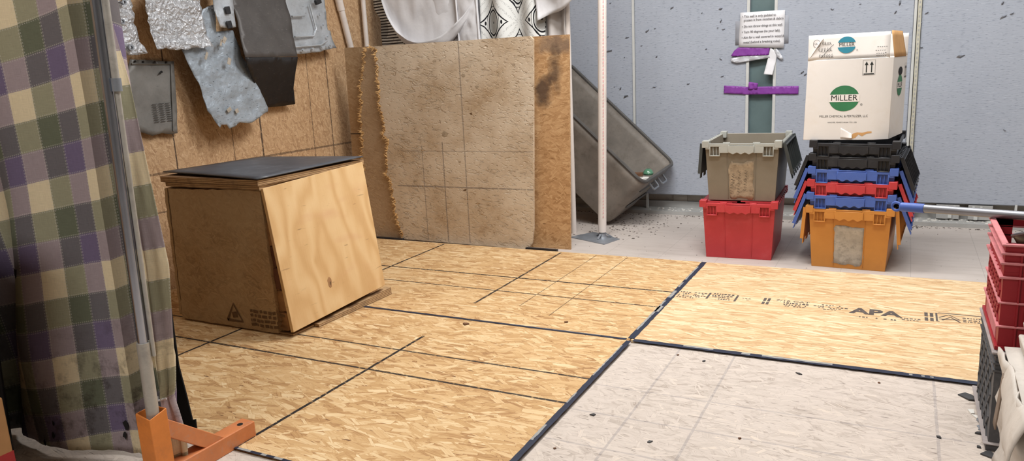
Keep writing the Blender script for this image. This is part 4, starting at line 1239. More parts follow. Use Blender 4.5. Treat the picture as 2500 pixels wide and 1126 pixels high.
# leaning plywood board on the right face
pl = [(-1.278, -.444, .026), (-1.268, .168, .056), (-1.362, .198, .640), (-1.372, -.428, .614)]
a = Vector(pl[1])-Vector(pl[0]); b = Vector(pl[3])-Vector(pl[0]); nn = a.cross(b).normalized()
nn = -nn if nn.x > 0 else nn
o = single('plywood_board', quadboard(pl, .016, nn), M['ply'], 'clean yellow plywood board leaning on the right side of the wooden cube', 'wood board', bevel=.0015)
kc = Vector(pl[0]) + a*.42 + b*.215; ka = a.normalized(); kb = b.normalized(); ko = -nn*.0006
for (rx_, ry_, ox, oz, mt, lb) in ((.012, .024, 0, 0, 'block', 'brown knot'), (.004, .008, .003, -.005, 'stamp_brown', 'dark knot centre')):
    mb = MB(); mb.add([kc + ko*(1.5 if mt == 'stamp_brown' else 1) + ka*(ox + rx_*math.cos(6.283*k/12)*(1 + .25*math.sin(k*2.7))) + kb*(oz + ry_*math.sin(6.283*k/12)) for k in range(12)], [tuple(range(12))])
    part('knot', mb, M[mt], o, fixn=False, label=lb)
mb = MB(); mb.hexa([(-1.298, -.30, .001), (-1.272, -.30, .001), (-1.262, .205, .001), (-1.298, .205, .001), (-1.298, -.30, .014), (-1.274, -.30, .014), (-1.264, .205, .036), (-1.298, .205, .036)])
single('wood_strip', mb, M['plyedge'], 'worn wood strip on the floor under the leaning plywood board', 'wood strip')
# boards lying on top
def slab(poly, z0, z1, label, seed, tilt=0.0):
    rng = random.Random(seed); out = []
    for i in range(4):
        a = Vector(poly[i]); b = Vector(poly[(i+1) % 4]); k = 14
        for j in range(k):
            q = a.lerp(b, j/k); out.append((q.x + rng.uniform(-.004, .004), q.y + rng.uniform(-.004, .004)))
    mb = MB(); mb.prism(out, lambda x, y, q: (x, y, z0 + q + tilt*(y+.43)), z1-z0)
    return single('top_board', mb, M['plyedge'], label, 'wood board', group='boards on the cube')
slab([(-1.938, -.430), (-1.378, -.440), (-1.385, .205), (-1.94, .20)], .608, .624, 'lower of the two worn boards lying on top of the wooden cube', 1)
slab([(-1.972, -.432), (-1.372, -.446), (-1.372, .215), (-1.96, .21)], .626, .650, 'upper worn board on the wooden cube, right under the black rubber sheet', 2)
mp = [(-2.0042, -0.3820), (-1.3627, -0.4588), (-1.3572, 0.1980), (-1.9804, 0.1831)]
mb = MB()
q = [Vector((x, y, .653)) for x, y in mp]
mb.grid(10, 10, lambda u, w: tuple(q[0].lerp(q[1], u).lerp(q[3].lerp(q[2], u), w) + Vector((0, 0, .006 + .006*w*u + .004*math.sin(2.5*u+1.2)*(1-w)))))
single('rubber_mat', mb, M['mat'], 'black rubber sheet lying on top of the wooden cube', 'rubber mat', solid=.005)

# ================================================================== STANDING BOARDS
def board_xz(out, y, th, mat, name, label, lean=0.0, torn=None, gouges=(), group='battered boards standing behind the cube', bev=.002):
    mb = MB(); mb.prism(out, lambda a, b, q: (a, y + q + lean*b, b), th)
    t = thing(name, label, 'wood board', ((min(p[0] for p in out)+max(p[0] for p in out))/2, y, ZF), group=group)
    part('board', mb, mat, t, smooth=False)
    rg = random.Random(77)
    for gi, (gx, gz) in enumerate(gouges):
        n = 9; r0 = (.020, .009, .013, .010, .010, .012, .008, .010, .011)[gi % 9]
        ring = [(gx + r0*rg.uniform(.45, 1.35)*math.cos(6.283*k/n), gz + r0*rg.uniform(.3, .9)*math.sin(6.283*k/n)) for k in range(n)]
        mb = MB(); mb.add([(a, y-.0006, b) for a, b in ring] + [(gx + (a-gx)*1.25, y-.0002, gz + (b-gz)*1.25) for a, b in ring], [tuple(range(n))] + [(k, (k+1) % n, n+(k+1) % n, n+k) for k in range(n)])
        part('gouge', mb, M['stamp_brown'] if gi in (1, 4) else M['residue'], t, fixn=False, label='splintered gouge')
    if torn:
        # splintered fibres along the torn edge
        rng = random.Random(len(torn)); mb = MB()
        for i in range(len(torn)-1):
            a = Vector(torn[i]); b = Vector(torn[i+1]); n = max(1, int((b-a).length/.006))
            for j in range(n):
                p = a.lerp(b, (j+rng.random())/n)
                for k in range(4):
                    L = rng.uniform(.005, .026); an = rng.uniform(-1.4, 1.4) + math.pi
                    q = (p[0]+L*math.cos(an), p[1]+L*math.sin(an)); yy = y + rng.uniform(-.004, th) + lean*p[1]
                    w = rng.uniform(.002, .0065)
                    mb.add([(p[0]+.006, yy, p[1]-w), (p[0]+.006, yy, p[1]+w), (q[0], yy+rng.uniform(-.016,.006), q[1]), (p[0]+.004, yy+.003, p[1])], [(0,1,2),(0,2,3),(1,2,3),(0,1,3)])
        part('torn_edge', mb, M['torn'], t, label='splintered torn edge', smooth=False)
    return t
def torn_path(pts, seed, amp=.012, step=.014):
    rng = random.Random(seed); out = []
    for i in range(len(pts)-1):
        a = Vector(pts[i]); b = Vector(pts[i+1]); k = max(1, int((b-a).length/step))
        for j in range(k):
            q = a.lerp(b, j/k); out.append((q.x + rng.uniform(-amp, amp), q.y))
    out.append(tuple(pts[-1])); return out
tA = torn_path([(x, max(z, ZF)) for x, z in [(-2.0753, 1.2095), (-2.0300, 1.1922), (-2.0361, 1.0438), (-2.0334, 0.9183), (-2.0412, 0.8426), (-2.0200, 0.7402), (-2.0215, 0.6632), (-1.9937, 0.6245), (-2.0245, 0.5075), (-2.0319, 0.4024), (-2.0005, 0.3635), (-1.9904, 0.2711), (-1.9776, 0.1380), (-1.9532, 0.0585), (-1.9494, -0.0036)]], 3)
tR = [(-0.9770, 1.2062), (-0.9577, 1.1875), (-1.0045, 0.1101), (-1.0190, 0.0254), (-1.0470, 0.0013)]
outA = tA + [(tR[4][0], ZF), tR[3], tR[2], tR[1], tR[0]]
outA = [(a, max(b, ZF)) for a, b in outA]
board_xz(outA, 1.262, .016, M['board_dusty'], 'battered_board', 'dusty dented board at the front of the standing boards, torn down its left edge', torn=tA, gouges=[(-1.5744, 0.6698), (-1.3806, 0.7890), (-1.4152, 1.0124), (-1.4799, 0.5023), (-1.4549, 0.3283), (-1.8146, 0.3772), (-1.7464, 0.5623), (-1.3290, 0.9414), (-1.6126, 1.0988)])
tB = torn_path([(x, max(z, ZF)) for x, z in [(-2.1293, 1.2051), (-2.1506, 1.0984), (-2.1918, 0.9602), (-2.1935, 0.8573), (-2.2200, 0.7669), (-2.2089, 0.6882), (-2.2332, 0.5293), (-2.2251, 0.4223), (-2.2161, 0.2600), (-2.2163, 0.0399), (-2.2131, -0.0239)]], 8)
outB = tB + [(-1.2, ZF), (-1.2, 1.19)]
board_xz(outB, 1.284, .014, M['board_mid'], 'battered_board', 'second standing board, its torn left edge just behind the dusty front board', torn=tB)
xs = [(-2.3015, 1.2170), (-2.3624, 0.4727)]
board_xz([(-2.335, ZF), (-1.12, ZF), (-1.12, 1.205), (-2.31, 1.215)], 1.304, .012, M['board_brown'], 'battered_board', 'brown board at the back left of the standing boards, next to the wall')
board_xz([(-2.02, ZF), (-.800, ZF), (-.768, 1.203), (-2.02, 1.212)], 1.322, .014, M['board_burn'], 'strand_board', 'strand board with dark burn stain, at the right end of the standing boards', group='battered boards standing behind the cube')
# black foot strips under the boards
for (a, b, lab) in ((-2.17, -1.93, 'dark foot strip under the left end of the standing boards'), (-1.05, -.85, 'dark foot strip under the right end of the standing boards')):
    mb = MB(); mb.box(a, b, 1.236, 1.258, ZF, .004); single('foot_strip', mb, M['black'], lab, 'strip')

# ================================================================== SCRAP METAL ON THE LEFT WALL
def scrap(name, label, pts, x0, mat, amp, fq, lift=lambda y, z: 0.0, hmax=.018, holes=None, extra=None, cat='scrap metal'):
    """hanging sheet: outline (y,z) on the wall, offset into the room by x0 + lift + crumple"""
    fm = plate_mb(pts, lambda a, b: (x0 + lift(a, b) + amp*fbm(a*fq, b*fq, x0*9, 4), a, b), hmax)
    t = thing(name, label, cat, (x0, sum(p[0] for p in pts)/len(pts), min(p[1] for p in pts)), group='scrap metal hung on the board wall')
    part('sheet', fm, mat, t, fixn=False, solid=.0016, angle=60)
    if extra: extra(t)
    ztop = max(b for a, b in pts)
    ys = [a for a, b in pts if b > ztop - .03]; yn = sum(ys)/len(ys)
    nm = MB(); nm.tube([(-2.445, yn, ztop-.02), (x0 + lift(yn, ztop) + .03, yn, ztop-.02)], .003, 8)
    part('nail', nm, M['steel'], t)
    return t
XW = -2.44
def jag(pts, seed, amp=.005, step=.02):
    rng = random.Random(seed); out = []
    for i in range(len(pts)):
        a = Vector(pts[i]); b = Vector(pts[(i+1) % len(pts)]); k = max(1, int((b-a).length/step))
        for j in range(k):
            q = a.lerp(b, j/k); out.append((q.x + rng.uniform(-amp, amp), q.y + rng.uniform(-amp, amp)))
    return out
def up(pts, z=1.75):
    """extend outline points on the top frame line up past the frame"""
    return [(a, z if b > 1.44 else b) for a, b in pts]
P1 = [(-0.3325, 1.4197), (-0.1676, 1.4288), (-0.1634, 1.3280), (-0.1516, 1.2445), (-0.1275, 1.1918), (-0.1402, 1.1824), (-0.1777, 1.1807), (-0.2595, 1.1757), (-0.3034, 1.2430), (-0.3312, 1.3140)]
def e1(t):
    mb = MB(); c = [(-0.2446, 1.3288), (-0.2204, 1.2127), (-0.2215, 1.4144)]
    for (y, z), r in zip(c, (.012, .014, .012)):
        mb = MB(); mb.lathe([(r*.55, 0), (r, 0), (r, .012), (r*.55, .012), (r*.55, 0)], (-2.318, y, z), 16, Matrix.Rotation(R(90), 3, 'Y')); part('grommet', mb, M['galv'], t)
scrap('scrap_metal_sheet', 'crumpled shiny silver sheet at the far left, half behind the curtain', jag(up(P1), 1), -2.33, M['alu'], .011, 27.0, lambda y, z: .01*(1.3-z), extra=e1)
P2 = [(-0.1089, 1.4304), (0.2133, 1.4482), (0.2163, 1.3884), (0.2254, 1.3182), (0.2337, 1.2574), (0.2434, 1.2207), (0.2028, 1.2124), (0.0512, 1.2041), (-0.0428, 1.2079), (-0.0915, 1.2040), (-0.1063, 1.2626), (-0.1003, 1.3379), (-0.1101, 1.3841)]
scrap('scrap_metal_sheet', 'wide crumpled shiny silver sheet, second from the left on the wall', jag(up(P2), 2, .006), -2.315, M['alu'], .011, 28.0, lambda y, z: .02*math.exp(-((z-1.2)/.05)**2), hmax=.013)
P3 = [(0.0870, 1.2063), (0.1892, 1.3099), (0.2440, 1.4087), (0.3157, 1.4305), (0.3228, 1.3752), (0.3160, 1.3004), (0.4324, 1.3029), (0.4510, 1.2410), (0.4695, 1.1761), (0.5019, 1.1209), (0.5253, 1.0427), (0.5613, 0.9625), (0.5899, 0.8879), (0.5856, 0.8606), (0.5435, 0.8499), (0.4850, 0.8271), (0.4223, 0.8075), (0.3717, 0.8184), (0.3354, 0.8060), (0.2907, 0.7903), (0.2760, 0.8199), (0.2436, 0.8226), (0.2297, 0.8044), (0.2034, 0.8409), (0.1705, 0.8984), (0.1618, 0.9721), (0.1514, 1.0347), (0.1211, 1.0971), (0.1012, 1.1581)]
def e3(t):
    mb = MB(); rng = random.Random(5)
    for (y, z), (w, h, a) in zip([(0.3014, 1.2380), (0.3255, 1.2528), (0.3408, 1.1435), (0.1954, 1.1720), (0.3003, 0.8932), (0.3522, 0.8831)], [(.035,.012,1.2),(.035,.022,.9),(.035,.022,1.2),(.04,.014,1.1),(.03,.02,.5),(.022,.022,.3)]):
        mb = MB(); mb.obox((-2.298, y, z), (.0015, w, h), (a, 0, 0)); part('sticker', mb, M['residue_grey'], t, label='pale sticker scrap')
scrap('scrap_metal_sheet', 'blue-grey scratched sheet hanging lowest on the wall, ragged at the bottom', jag(P3, 3, .004, .03), -2.338, M['alu_blue'], .009, 15.0, lambda y, z: .10*max(0, (1.15-z)), extra=e3)
P4 = [(0.2800, 1.4510), (0.4110, 1.4583), (0.4161, 1.3855), (0.4197, 1.3205), (0.3710, 1.3130), (0.3113, 1.3157), (0.3001, 1.3462), (0.2877, 1.4008)]
def e4(t):
    mb = MB()
    for (y, z), s in zip([(0.3634, 1.4030), (0.3627, 1.3305)], (.03, .03)):
        mb = MB(); mb.obox((-2.288, y, z), (.008, s*1.1, s*1.3), (.15, 0, 0)); part('clip', mb, M['black'], t, label='black plastic clip', bevel=.003)
scrap('scrap_bracket', 'small pale metal plate with two black clips, left of the black sheet', up(P4), -2.30, M['alu_flat'], .006, 10.0, extra=e4)
P6 = [(0.8850, 1.4893), (1.1973, 1.5065), (1.2091, 1.4582), (1.2269, 1.3972), (1.2286, 1.3302), (1.2508, 1.3232), (1.2670, 1.2732), (1.2946, 1.2176), (1.2031, 1.2099), (1.1242, 1.1925), (1.0199, 1.1855), (0.9230, 1.1787), (0.8922, 1.1812), (0.8805, 1.3502)]
def e6(t):
    mb = MB()
    for (y, z) in [(0.9592, 1.2035), (1.0430, 1.2108), (1.1298, 1.2208), (1.1969, 1.2882), (1.1402, 1.4167), (1.1651, 1.3566), (1.2121, 1.2336)]:
        mb = MB(); mb.tube([(-2.345, y, z), (-2.336, y, z)], .008, 12); part('rivet', mb, M['alu_flat'], t)
    mb = MB()
    part_lines = [[(0.9041, 1.2792), (1.0687, 1.2864), (1.0974, 1.3306), (1.0604, 1.4734)], [(0.8951, 1.2202), (1.1238, 1.2333), (1.1845, 1.2585)], [(0.8979, 1.3958), (1.0035, 1.4044)]]
    for L in part_lines:
        mb = MB(); mb.tube([(-2.345, y, z) for y, z in L], .006, 8); part('pressed_rib', mb, M['alu_flat'], t)
    mb = MB(); (y, z), = [(1.1195, 1.4902)]; mb.obox((-2.33, y, z), (.02, .05, .03), (.3, 0, 0)); part('clip', mb, M['black'], t, label='black rubber clip', bevel=.005)
scrap('scrap_metal_sheet', 'pale pressed metal panel with rivets, right of the black sheet', jag(up(P6), 6, .002, .03), -2.365, M['alu_flat'], .008, 8.0, lambda y, z: .02*max(0, 1.3-z)*2, extra=e6)
# black sheet with a fold
PU = [(0.4443, 1.4629), (0.8681, 1.4863), (0.8674, 1.3944)] + [(0.8354, 1.2758)] + [(0.8177, 1.1626), (0.4181, 1.1613)] + [(0.4281, 1.2486)] + [(0.4519, 1.3570)]
PL = [(0.4181, 1.1613), (0.8208, 1.1603)] + [(0.8289, 1.0778)] + [(0.8459, 0.9841)] + [(0.8936, 0.8885), (0.7894, 0.8829), (0.6386, 0.8832)] + [(0.5588, 0.9853)] + [(0.4719, 1.0865)]
t = thing('scrap_metal_sheet', 'black bent metal sheet folded across its middle, hanging on the wall', 'scrap metal', (-2.30, .85, .85), group='scrap metal hung on the board wall')
zf = sum(p[1] for p in [(0.4181, 1.1613), (0.8208, 1.1603)])/2
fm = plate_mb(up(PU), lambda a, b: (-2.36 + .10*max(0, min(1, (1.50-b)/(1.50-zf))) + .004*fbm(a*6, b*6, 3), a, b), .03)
part('upper_face', fm, M['black_lit'], t, fixn=False, solid=.002)
zl = min(p[1] for p in PL)
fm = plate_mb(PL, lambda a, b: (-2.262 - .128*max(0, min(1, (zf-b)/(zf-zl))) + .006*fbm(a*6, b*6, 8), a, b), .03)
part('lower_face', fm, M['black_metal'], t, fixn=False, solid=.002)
# vent panel
P7 = [(-0.1578, 1.1656), (0.0878, 1.1510), (0.0782, 1.0497), (0.0686, 0.9477), (0.0500, 0.7917), (0.0104, 0.7914), (-0.0434, 0.8027), (-0.0988, 0.7959), (-0.1419, 0.8140), (-0.1790, 0.8215), (-0.2535, 0.8362), (-0.2299, 1.0228)]
def e7(t):
    mb = MB(); c = [(-0.0734, 0.9600), (0.0303, 0.9539), (0.0193, 0.8441), (-0.0815, 0.8566)]
    y0, z0 = c[3]; y1, z1 = c[1]
    for i in range(3):
        for j in range(9):
            a = y0 + (y1-y0)*(i/3); b = z0 + (z1-z0)*(j/9)
            mb.box(-2.4065, -2.4035, a+.004, a+(y1-y0)/3-.006, b+.003, b+(z1-z0)/9-.006)
    part('louvre', mb, M['hole'], t, label='dark vent slots')
    mb = MB()
    for (y, z) in [(-0.1379, 1.1537), (-0.0936, 1.1512), (-0.0299, 1.1483), (0.0362, 1.1474)]:
        mb = MB(); mb.tube([(-2.407, y, z), (-2.402, y, z)], .005, 8); part('screw_hole', mb, M['hole'], t)
    mb = MB()
    L = [(-0.1574, 1.1425), (0.0634, 1.1370), (0.0228, 0.8067)]
    mb.tube([(-2.406, y, z) for y, z in L], .004, 6); part('pressed_rib', mb, M['vent_metal'], t)
    mb = MB(); L = [(-0.0212, 1.0889), (0.0023, 1.1022)]; stroke = [(-2.4035, y, z) for y, z in L]
    mb.tube(stroke, [.001, .006], 6); part('puncture', mb, M['hole'], t)
scrap('vent_panel', 'dull grey metal vent panel with three rows of slots, lowest left on the wall', jag(P7, 7, .002, .04), -2.412, M['vent_metal'], .004, 5.0, hmax=.03, extra=e7)
# ================================================================== CLOTHES RACK AND HANGING CLOTH
YR = 1.72
t = thing('clothes_rack', 'white plastic pipe rack behind the standing boards, holding up the white cloths', 'rack', (-2.38, 1.65, ZF))
mb = MB(); mb.tube([(-2.398, 1.652, ZF), (-2.398, 1.652, 1.78)], .016, 16); part('upright', mb, M['pvc'], t)
mb = MB(); mb.tube([(-2.398, 1.652, 1.76), (-.95, 1.74, 1.76)], .016, 16); part('top_rail', mb, M['pvc'], t)
mb = MB(); mb.tube([(-.95, 1.74, ZF), (-.95, 1.74, 1.78)], .016, 16); part('upright', mb, M['pvc'], t)
t = thing('plastic_pipe', 'white plastic pipe leaning against the board wall beside the rack', 'pipe', (-2.40, 1.6, ZF))
d = Vector((0, 1.49-1.415, 1.234-1.522)); p0 = Vector((-2.41, 1.49, 1.234))
mb = MB(); mb.tube([p0 + d*4.2, p0 - d*1.3], .021, 18); part('pipe', mb, M['pvc'], t)
q = Vector((-2.41, 1.415, 1.522)) + d*.22
mb = MB(); mb.tube([q, q - d*.5], .025, 18); part('coupling', mb, M['pvc'], t)

def cloth(name, label, mat, fn, nu, nv, uvfn, solid=.0015, cat='cloth', extra=None, group='cloths hung on the rack'):
    mb = MB(); mb.grid(nu, nv, fn, uvfn)
    xs = [p[0] for p in mb.v]; ys = [p[1] for p in mb.v]; zs = [p[2] for p in mb.v]
    t = thing(name, label, cat, (sum(xs)/len(xs), sum(ys)/len(ys), min(zs)), group=group)
    part('cloth', mb, mat, t, fixn=False, solid=solid, angle=80)
    if extra: extra(t)
    return t
def L2(a, b, t): return a + (b-a)*t
def sm(x): x = max(0, min(1, x)); return x*x*(3-2*x)
# striped scarf at the left
def f1(u, w):
    z = L2(1.02, 1.77, w)
    xl = -2.405 + .05*sm((.62-w)*9); xr = -1.92
    x = L2(xl, xr, u)
    return (x, 1.76 + .012*math.sin(9*u+3*w) + .008*fbm(x*7, z*7), z)
cloth('patterned_cloth', 'black and white striped scarf cloth hanging at the left end of the rack', M['bandana_stripe'], f1, 30, 30, lambda u, w: (L2(-2.405, -1.92, u), L2(1.02, 1.77, w)+.02))
# draped white cloth: hangs as a deep swag between two points of the rail
def f2(u, w):
    # u along the rail, w from the top edge (0) to the outer lip (1)
    x = L2(-2.33, -1.49, u)
    sag = 4*u*(1-u)
    zt = 1.765 - .02*sag
    # lip curve of the swag
    lip = 1.70 - .47*sag**0.62
    a = w*math.pi
    bulge = .14*sag*math.sin(a)
    deep = lip - .05*sag
    if w < .55:
        k = w/.55; z = L2(zt, deep, k**.9); y = 1.745 - .05*sag*k
    else:
        k = (w-.55)/.45; z = deep - .035*math.sin(k*3.14159)*sag + (lip+.0-deep)*k*1.0; y = 1.745 - .05*sag - .10*sag*k
    z += .012*fbm(x*9, w*5, 2)*sag; y += .012*fbm(x*10, w*6, 5)
    return (x, y - .01, z)
def e2(t):
    (x, z), = [(-2.0673, 1.4176)]
    mb = MB(); rng = random.Random(1)
    mb.grid(5, 5, lambda u, w: (x - .035 + .07*u, 1.655 + .004*fbm(u*4, w*4), z - .045 + .085*w))
    part('patch', mb, M['foil'], t, label='grey worn patch')
cloth('white_cloth', 'white cotton cloth draped in a deep swag from the rack', M['cloth_white'], f2, 44, 26, lambda u, w: (u*.9, w*.7))
# body of the shirt hanging below / right of the swag
def f3(u, w):
    x = L2(-2.06, -1.555, u); z = L2(1.03, 1.77, w)
    y = 1.725 + .018*math.sin(7*u + 2.5*w) + .014*fbm(x*8, z*6, 1)
    return (x, y, z)
cloth('white_cloth', 'plain white cloth hanging behind the swag', M['cloth_white'], f3, 30, 30, lambda u, w: (u*.5, w*.7))
# hemmed strip
def f4(u, w):
    x = L2(-1.70, -1.545, u) + .02*(1-w); z = L2(1.0, 1.77, w)
    y = 1.692 - .012*math.sin(u*3.14) + .010*fbm(x*22, z*16, 4)*(.4+u*(1-u)*4*.6)
    return (x, y, z)
def e4b(t):
    for xx in (-1.70, -1.552):
        mb = MB(); mb.tube([(xx + .02*(1-k/8), 1.686, L2(1.0, 1.76, k/8)) for k in range(9)], .006, 8)
        part('hem', mb, M['cloth_white'], t)
cloth('white_cloth', 'white puckered cloth strip with stitched hems, hanging left of the patterned scarf', M['cloth_white'], f4, 16, 40, lambda u, w: (u*.15, w*.7), extra=e4b)
# patterned scarf right
def f5(u, w):
    x = L2(-1.535, -1.09, u); z = L2(1.0, 1.77, w) 
    y = 1.705 + .028*math.sin(u*13+.6*w) + .006*fbm(x*8, z*5)
    return (x, y, z)
cloth('patterned_cloth', 'black and white scarf cloth with ovals in diamonds, hanging right of the hemmed strip', M['bandana'], f5, 44, 24, lambda u, w: (u*.56 + .02, L2(1.0, 1.77, w) + .038))
# white cloth thrown over the right end
def f6(u, w):
    x = L2(-1.185 + .075*(1-w), -.80, u)
    zb = L2(1.31, 1.43, sm(u)) + .015*math.sin(8*u)
    z = L2(zb, 1.78, w)
    y = 1.655 + .02*math.sin(6*u+4*w) + .012*fbm(x*9, z*9, 7) + .06*u*u*w
    return (x, y, z)
cloth('white_cloth', 'white cloth thrown over the right end of the rack, slanting lower edge', M['cloth_white'], f6, 30, 20, lambda u, w: (u*.4, w*.4))
def f7(u, w):
    x = L2(-1.13, -.955, u); zb = 1.185 + .012*math.sin(u*5)
    z = L2(zb, 1.74, w)
    y = 1.735 + .020*math.sin(u*11) + .006*fbm(x*9, z*7, 9)
    return (x, y, z)
cloth('white_cloth', 'greyed white shirt tail hanging lowest at the right end of the rack', M['cloth_grey'], f7, 20, 20, lambda u, w: (u*.3, w*.6))
def f8(u, w):
    x = L2(-1.125, -1.055, u) + .008*math.sin(w*9); z = L2(.66, 1.755, w)
    return (x, 1.765 + .02*math.sin(u*8+w*3), z)
cloth('patterned_cloth', 'thin end of a scarf showing below the shirt tail, right of the standing boards', M['bandana'], f8, 8, 24, lambda u, w: (u*.1, w*.8))

# ================================================================== TILTED TUB
t = thing('utility_tub', 'grey weathered plastic tub tipped onto its end against the padded wall', 'tub', (-.80, 2.2, ZF))
B = Vector((-.822, 0, ZF+.004)); ax = Vector((-.731, 0, .682)); pp = Vector((.650, 0, .760))
Lb, Lr, Dp = 1.02, 1.08, .40
yb0, yb1, yr0, yr1 = 1.985, 2.46, 1.945, 2.57
def TP(l, dpt, y):
    q = B + ax*l + pp*dpt; k = (y - 1.95)/.6
    return Vector((q.x + .022*k, y, q.z + .045*k))
def tubring(l0, l1, dpt, y0, y1, r, n=5):
    pts = []
    for (cl, cy, a0) in ((l0+r, y0+r, 180), (l1-r, y0+r, 270), (l1-r, y1-r, 0), (l0+r, y1-r, 90)):
        for k in range(n+1):
            a = R(a0 + 90*k/n)
            pts.append(TP(cl + r*math.cos(a), dpt, cy + r*math.sin(a)))
    return pts
rings = [tubring(.05, Lb-.05, 0.0, yb0+.05, yb1-.05, .03), tubring(.012, Lb-.01, .010, yb0+.012, yb1-.012, .05), tubring(0, Lb, .05, yb0, yb1, .06)]
for k in range(1, 7):
    s = k/6
    rings.append(tubring(-.012*s, Lb + (Lr-Lb)*s*.5, .05 + (Dp-.05)*s, yb0 + (yr0-yb0)*s, yb1 + (yr1-yb1)*s, .06))
nr = len(rings[0])
v = [p for rg in rings for p in rg]; f = [tuple(range(nr))]
for i in range(len(rings)-1):
    for k in range(nr):
        k2 = (k+1) % nr; f.append((i*nr+k, i*nr+k2, (i+1)*nr+k2, (i+1)*nr+k))
mb = MB(); mb.add(v, f)
part('shell', mb, M['tub'], t, solid=.010, angle=50)
rg = tubring(-.012, Lb + (Lr-Lb)*.5, Dp, yr0, yr1, .06)
mb = MB(); mb.tube(rg + [rg[0]], .012, 8, cap=False)
part('rim', mb, M['tub_rim'], t, label='dark rolled rim')
# inner fold line of the base: raised rib along the near side
for y in (yb0 + .10, yb1 - .10):
    mb = MB(); mb.bar(TP(.10, -.006, y), TP(Lb-.1, -.006, y), .03, .010); part('skid', mb, M['tub'], t)
for (y0, y1) in ((2.15, 2.25), (2.32, 2.42)):
    a = TP(-.012, .345, y0); b = TP(-.012, .345, y1); o_ = -ax*.055 - pp*.01
    mb = MB(); mb.tube([a, a + o_*.8, a + o_ + Vector((0,.012,0)), b + o_ - Vector((0,.012,0)), b + o_*.8, b], .007, 10)
    part('handle', mb, M['galv'], t, label='bent grey metal handle')
for z0 in (.16, .30):
    mb = MB(); mb.bar(TP(-.010, z0, yb0+.06), TP(-.012, z0, yb1-.03), .02, .012, (0,0,1)); part('end_rib', mb, M['tub_rim'], t)
# bits lying in the tub corner
def chip(name, label, cat, c, s, mat, seed, group=None, th=.006):
    rng = random.Random(seed); n = rng.randint(4, 6); pts = []
    for k in range(n):
        a = 2*math.pi*(k+rng.uniform(-.25,.25))/n; pts.append((math.cos(a)*s*rng.uniform(.55,1), math.sin(a)*s*rng.uniform(.35,.8)))
    rx, ry, rz = rng.uniform(-.12,.12), rng.uniform(-.12,.12), rng.uniform(0, 6)
    from mathutils import Euler
    E = Euler((rx, ry, rz)).to_matrix()
    mb = MB(); mb.prism(pts, lambda a, b, q: Vector(c) + E @ Vector((a, b, q)), th)
    mnz = min(p[2] for p in mb.v); dz = c[2] - mnz
    mb.v = [(p[0], p[1], p[2]+dz) for p in mb.v]
    return single(name, mb, mat, label, cat, group, smooth=False)
ce = TP(.02, .355, 2.05)
chip('paper_scrap', 'white paper scrap in the corner of the tipped tub', 'scrap', (TP(.05,.36,2.02)), .045, M['paper'], 3)
chip('wood_scrap', 'brown wood scrap in the corner of the tipped tub', 'scrap', (TP(.06,.35,2.10)), .055, M['wood_brown'], 4, th=.02)
chip('ceramic_shard', 'white ceramic shard at the rim of the tipped tub', 'shard', (TP(.015,.37,2.06)), .045, M['ceramic'], 6, th=.012)
mb = MB(); cgl = TP(.03, .36, 2.20); mb.lathe([(0,0),(.03,.002),(.034,.012),(.026,.03),(.012,.04)], cgl, 18)
single('bottle_bottom', mb, M['glass_green'], 'green glass bottle piece in the corner of the tipped tub', 'bottle piece', solid=.002)

# ================================================================== WHITE POLE WITH BASE PLATE
t = thing('support_pole', 'white plastic pole on a flat steel foot plate, in front of the grey tub', 'pole', (-.727, 1.655, ZF))
mb = MB(); mb.tube([(-.727, 1.655, .028), (-.694, 1.655, 1.44), (-.68, 1.655, 2.0)], .0255, 24); part('pipe', mb, M['pvc'], t)
mb = MB(); rng = random.Random(6)
z = .12
while z < 1.9:
    h = rng.uniform(.006, .016); x = -.727 + .0235*(z-.028) - .004 + .0135
    mb.add([(x+.004, 1.6300, z), (x+.0075, 1.6315, z), (x+.0075, 1.6315, z+h), (x+.004, 1.6300, z+h)], [(0,1,2,3)]); z += h + rng.uniform(.006, .012)
part('printing', mb, M['print_red'], t, fixn=False, label='pale red printed line')
c0 = [(-0.9326, 1.6195), (-0.8352, 1.7916), (-0.6128, 1.6479), (-0.6551, 1.4913)]
mb = MB(); mb.prism([tuple(p) for p in c0], lambda a, b, q: (a, b, ZF + q), .005); part('base_plate', mb, M['galv'], t, bevel=.001)
mb = MB(); mb.lathe([(.0, ZF+.004), (.030, ZF+.004), (.022, ZF+.018), (.020, .05), (0, .05)], (-.727, 1.655, 0), 20)
for a in range(3):
    an = a*2.1 + .4; mb.bar((-.727, 1.655, .03), (-.727 + .06*math.cos(an), 1.655 + .06*math.sin(an), ZF+.006), .012, .006)
part('socket', mb, M['galv'], t)

